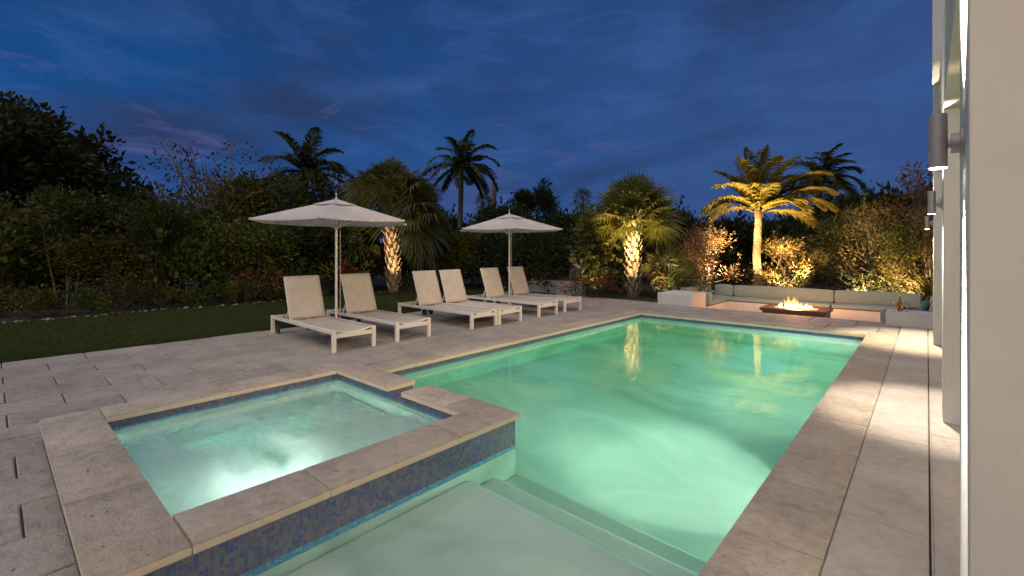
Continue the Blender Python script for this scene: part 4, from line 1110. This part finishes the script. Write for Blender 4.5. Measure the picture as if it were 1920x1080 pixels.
strap_plant(1300, 16.4, 'clump of upright strap leaves between small fan palm and pinkish shrub', 40, 1.1, M['leaf_gold'], 112, .7)
# dark background growth
BGp = 'dark bushes far behind the sofa'
bgA = shrub('background_bush', 'x', 'bush', 121, 3.4, 5.0, M['leaf_dark'], 18, 10, 10, .22, .28, .15, bare=.02, group=BGp, lr=(.25,.36))
for i, (px, d, rz, sc, lab) in enumerate([(1250, 22, 0, .9, 'dark bush behind the uplit fan palm and small fan palm'), (1350, 24, 1, .82, 'dark bush behind the pinkish shrub'), (1445, 23, 2, .8, 'dark bush behind the gold palm trunk'),
        (1540, 24, 3, 1.0, 'dark bush under the silhouetted palm on the right'), (1625, 22, 4, 1.1, 'dark bush behind the tallest golden shrub'), (1710, 20, 5, 1.05, 'dark bush behind the red leaved tree'),
        (1060, 27, 1.6, .95, 'dark bush far behind the hedge and broad leaf bush'), (935, 30, 2.7, 1.15, 'dark bush far behind the farther umbrella, below the bare trunk'), (830, 26, .4, .9, 'dark bush at the foot of the slim coconut palm'), (1180, 25, 3.1, .8, 'dark bush directly behind the uplit palm trunk')]):
    o = bgA if i == 0 else dup(bgA); put(o, px, d, rz, sc, lab=lab)
lowA = shrub('low_hedge', 'x', 'hedge', 125, .75, 2.4, M['leaf_dark'], 14, 16, 10, .09, .11, .05, bare=.0, group='low dark hedges behind the sofa', lr=(.4,.55))
for i, (px, d, rz, lab) in enumerate([(1265, 15.6, 0, 'low dark hedge behind the left end block'), (1370, 18.2, .9, 'low dark hedge behind the sofa corner'), (1520, 17.2, 1.7, 'low dark hedge behind the flames'), (1620, 16.0, 2.9, 'low dark hedge behind the right half of the sofa'), (1720, 14.9, 4.0, 'low dark hedge behind the bottle')]):
    o = lowA if i == 0 else dup(lowA); put(o, px, d, rz, 1, lab=lab)
# white stones along the bed edge
rng = np.random.default_rng(7); st = MB()
ico = [(0,0,1),(.89,0,.45),(.28,.85,.45),(-.72,.53,.45),(-.72,-.53,.45),(.28,-.85,.45),(.72,.53,-.3),(-.28,.85,-.3),(-.89,0,-.3),(-.28,-.85,-.3),(.72,-.53,-.3)]
icf = [(0,1,2),(0,2,3),(0,3,4),(0,4,5),(0,5,1),(1,6,2),(2,7,3),(3,8,4),(4,9,5),(5,10,1),(6,7,2),(7,8,3),(8,9,4),(9,10,5),(10,6,1)]
for i in range(190):
    yy = rng.uniform(-1, 13.4); xx = -14.93 + rng.normal()*.10 + .12*math.sin(yy*1.7); s = abs(rng.normal())*.02+.012
    rot = Matrix.Rotation(rng.random()*6, 3, 'Z'); sx = Vector((rng.uniform(.8,1.4), rng.uniform(.7,1.1), rng.uniform(.45,.8)))*s
    st.add([tuple(rot @ Vector((v[0]*sx[0], v[1]*sx[1], v[2]*sx[2])) + Vector((xx, yy, -.012+sx[2]*.25))) for v in ico], icf)
o = obj('pebbles', st, M['white_stone']); o['kind'] = 'stuff'
# neighbouring house roof far behind the hedge
nb = thing('neighbour_house', 'pale hipped roof of a neighbouring house far beyond the broad leaf bush', 'house', (*bear(1068, 48), -.03), YAW)
obj('wall', MB().box(-3.5, 3.5, -3, 3, 0, 3.4), M['stucco'], nb)
rfm = MB().add([(-4,-3.5,3.402),(4,-3.5,3.402),(4,3.5,3.402),(-4,3.5,3.402),(-1.2,0,4.9),(1.2,0,4.9)], [(0,1,5,4),(1,2,5),(2,3,4,5),(3,0,4),(3,2,1,0)])
obj('roof', rfm, M['stucco'], nb)

# ------------------------------------------------------------------ sky
W = bpy.data.worlds.new('World'); S.world = W; W.use_nodes = True
t = NT('w', 'world'); t.t = W.node_tree
for n_ in list(t.t.nodes): t.t.nodes.remove(n_)
out = t.n('ShaderNodeOutputWorld'); bg = t.n('ShaderNodeBackground')
co = t.n('ShaderNodeTexCoord').outputs['Generated']
nrm = t.n('ShaderNodeVectorMath', operation='NORMALIZE'); t.link(co, nrm.inputs[0]); dv = nrm.outputs[0]
sp = t.n('ShaderNodeSeparateXYZ'); t.link(dv, sp.inputs[0])
sky = t.n('ShaderNodeTexSky', sky_type='NISHITA'); sky.sun_disc = False; sky.sun_elevation = math.radians(-3.0); sky.sun_rotation = math.radians(165); sky.air_density = 1.0; sky.dust_density = .6; sky.ozone_density = 4
def dot(v):
    q = t.n('ShaderNodeVectorMath', operation='DOT_PRODUCT'); t.link(dv, q.inputs[0]); q.inputs[1].default_value = Vector(v).normalized(); return q.outputs['Value']
el = sp.outputs[2]
lr_ = dot((RV[0], RV[1], 0))                       # across the view: left is deeper blue, right is clouded
base = t.ramp(el, [(0.0, (.036,.095,.290)), (.10, (.017,.096,.335)), (.3, (.007,.072,.260)), (.6, (.003,.036,.145))])
grey = t.ramp(el, [(0.0, (.050,.095,.275)), (.12, (.040,.092,.265)), (.35, (.034,.086,.255)), (.65, (.026,.066,.215))])
mp = t.n('ShaderNodeMapping'); t.link(dv, mp.inputs[0]); mp.inputs['Scale'].default_value = (1.0, 1.0, 3.2)
n1 = t.noise(mp.outputs[0], 1.5, 5, .5, .6); n2 = t.noise(mp.outputs[0], 5.2, 6, .6, .8)
f = t.math('ADD', t.math('MULTIPLY', lr_, .75), t.math('ADD', t.math('MULTIPLY', t.math('SUBTRACT', n1, .5), 1.5), .48), clamp=True)
c = t.mix(f, base, grey)
c = t.mix(t.ramp(n2, [(.44, 0.0), (.70, .7)]), c, (.044, .115, .345))            # brighter veils
c = t.mix(t.ramp(n1, [(.36, .85), (.54, 0.0)]), c, (.026, .046, .120))           # duller cloud bellies
# pink lit wisps low over the trees
mw = t.n('ShaderNodeMapping'); t.link(dv, mw.inputs[0]); mw.inputs['Rotation'].default_value = (0, 0, .2); mw.inputs['Scale'].default_value = (1.2, 2.2, 9)
n3 = t.noise(mw.outputs[0], 2.6, 6, .62, .7)
low_ = t.ramp(el, [(.02, 0.0), (.1, 1.0), (.24, 1.0), (.36, 0.0)])
c = t.mix(t.math('MULTIPLY', t.ramp(n3, [(.55, 0.0), (.74, .7)]), t.math('MULTIPLY', low_, t.ramp(lr_, [(.0, 1.0), (.35, .12)]))), c, (.125, .125, .34))
c = t.mix(1, c, (.90, .90, .88), 'MULTIPLY')
nk = t.n('ShaderNodeVectorMath', operation='SCALE'); t.link(sky.outputs[0], nk.inputs[0]); nk.inputs['Scale'].default_value = .06
c = t.mix(1, c, nk.outputs[0], 'ADD')
# afterglow on the side the sun went down, behind the viewer
gl = t.ramp(dot((.10, -.55, .83)), [(.42, 0.0), (.7, .3), (1, 1.0)])
c = t.mix(1, c, t.mix(gl, (0,0,0), (1.62, 1.45, 1.30)), 'ADD')
t.link(c, bg.inputs[0]); bg.inputs[1].default_value = 1.0
t.link(bg.outputs[0], out.inputs[0])

# ------------------------------------------------------------------ lamps
def lamp(name, typ, loc, power, col, radius=.06, to=None, size=None, blend=.4, parent=None):
    l = bpy.data.lights.new(name, typ); l.energy = power; l.color = col
    if typ in ('POINT', 'SPOT'): l.shadow_soft_size = radius
    o = bpy.data.objects.new(name, l); C.objects.link(o); o.location = loc
    if typ == 'SPOT': l.spot_size = math.radians(size); l.spot_blend = blend
    if typ == 'AREA': l.shape = 'DISK'; l.size = radius*2
    if to is not None: o.rotation_euler = (Vector(to)-Vector(loc)).to_track_quat('-Z', 'Y').to_euler()
    return o
sun = lamp('afterglow_sun', 'SUN', (0, -30, 30), .12, (1, .82, .78)); sun.data.angle = math.radians(25)
sun.rotation_euler = Vector((-.10, .55, -.83)).to_track_quat('-Z', 'Y').to_euler()
WARM = (1, .80, .60)
for (x, y), w in zip(CEIL, (70, 165, 75, 75)): lamp('downlight_lamp', 'POINT', (x, y, 2.80), w, WARM, .32)
for y, ty in ((.9, 4.2), (4.4, 6.6), (8.0, 9.3)): lamp('lounger_fill', 'SPOT', (.85, y, 2.80), 700, (1, .70, .42), .08, (-8.6, ty, .55), 46, .9)  # added fill spots warming the loungers, in place of glow from the house
for i, (y, k) in enumerate(SCON):
    x = (WX if i < 2 else .08)-.078
    lamp('sconce_down', 'SPOT', (x, y, 1.90), 200*k if i else 1300, ((1, .9, .80), (1, .86, .70), (1, .78, .50))[i], .02, (x + (.45, .05, 0)[i], y, 0), (34, 70, 84)[i], .6)
    lamp('sconce_up', 'SPOT', (x, y, 2.15), 200*k, (1, .84, .66), .02, (x, y, 5), 78, .5)
for i, (x, y) in enumerate(LIGHTS):
    lamp('pool_lamp_or_fill', 'AREA', (x-.04, y, -.62), (30, 36, 44)[i], (.90, 1, .90), .09, ((-2.3, 2.7, -.5), (x-3, y, -.85), (x-3, y, -.85))[i])
lamp('pool_lamp_or_fill', 'SPOT', (WXR-.05, 4.25, -.42), 250, (.98, 1, .92), .05, (WXR-.62, 4.3, -1.1), 96, .55)
lamp('pool_lamp_or_fill', 'AREA', (WXR-.04, 1.5, -.21), 2.2, (.93, 1, .93), .05, (WXL, 1.7, -.24))  # added unseen lamp brightening the shelf, for light reflected under the water surface
lamp('spa_lamp', 'AREA', (JX1-.04, 1.2, -.28), 36, (.94, 1, .94), .09, (JX0, 1.7, -.35))
UP = (1, .66, .30)
def uplight(px, d, px2, d2, z2, power, size=50, col=UP):
    a = bear(px, d); b = bear(px2, d2); lamp('garden_uplight', 'SPOT', (*a, .12), power, col, .04, (*b, z2), size, .6)
uplight(1178, 14.6, 1188, 16.0, 1.9, 380, 60)
uplight(748, 15.6, 737, 17.3, 1.5, 430, 38)
uplight(690, 14.9, 745, 17.3, 3.6, 300, 60)
uplight(1150, 14.0, 1200, 16.0, 3.5, 2700, 58)
uplight(1392, 16.75, 1432, 17.35, 5.0, 1000, 92, (1, .68, .26))
uplight(1455, 16.9, 1424, 17.4, 4.6, 850, 80, (1, .66, .26))
uplight(1322, 16.75, 1430, 17.4, 5.0, 5200, 54, (1, .70, .28))
uplight(1520, 16.6, 1432, 17.4, 4.6, 3200, 54, (1, .62, .26))
uplight(1352, 16.2, 1322, 17.6, 1.6, 1000, 100, (1, .66, .30))
uplight(1480, 16.9, 1470, 17.9, 1.2, 480, 120, (1, .66, .26))
uplight(1700, 14.3, 1700, 15.6, 1.7, 420, 110, (1, .66, .28))
uplight(1620, 15.3, 1640, 17, 2.0, 1000, 120, (1, .66, .28))
uplight(1112, 16.0, 1126, 17, 1.8, 110, 100, (1, .72, .32))
uplight(1240, 14.6, 1252, 15.5, 1.0, 160, 90, (1, .8, .42))
lamp('fire_lamp', 'POINT', (-2.68, 14.5, .24), 230, (1, .42, .14), .14)

# ------------------------------------------------------------------ camera and render settings
cam = bpy.data.cameras.new('camera'); co_ = bpy.data.objects.new('camera', cam); C.objects.link(co_)
cam.sensor_width = 36; cam.lens = FPX/1920*36; cam.shift_y = -(540-HY)/1920; cam.clip_end = 3000; cam.clip_start = .05
co_.location = (0, 0, CAMH); co_.rotation_euler = (PI/2, 0, YAW)
S.camera = co_
S.view_settings.view_transform = 'Standard'; S.view_settings.look = 'None'; S.view_settings.exposure = 0; S.view_settings.gamma = 1
S.render.engine = 'CYCLES'
cy = S.cycles
cy.use_denoising = True
try: cy.denoiser = 'OPENIMAGEDENOISE'; cy.denoising_input_passes = 'RGB_ALBEDO_NORMAL'
except Exception: pass
cy.max_bounces = 10; cy.diffuse_bounces = 4; cy.glossy_bounces = 4; cy.transmission_bounces = 8; cy.transparent_max_bounces = 16; cy.volume_bounces = 0
cy.caustics_reflective = True; cy.caustics_refractive = True; cy.blur_glossy = .6
cy.sample_clamp_indirect = 5; cy.sample_clamp_direct = 0
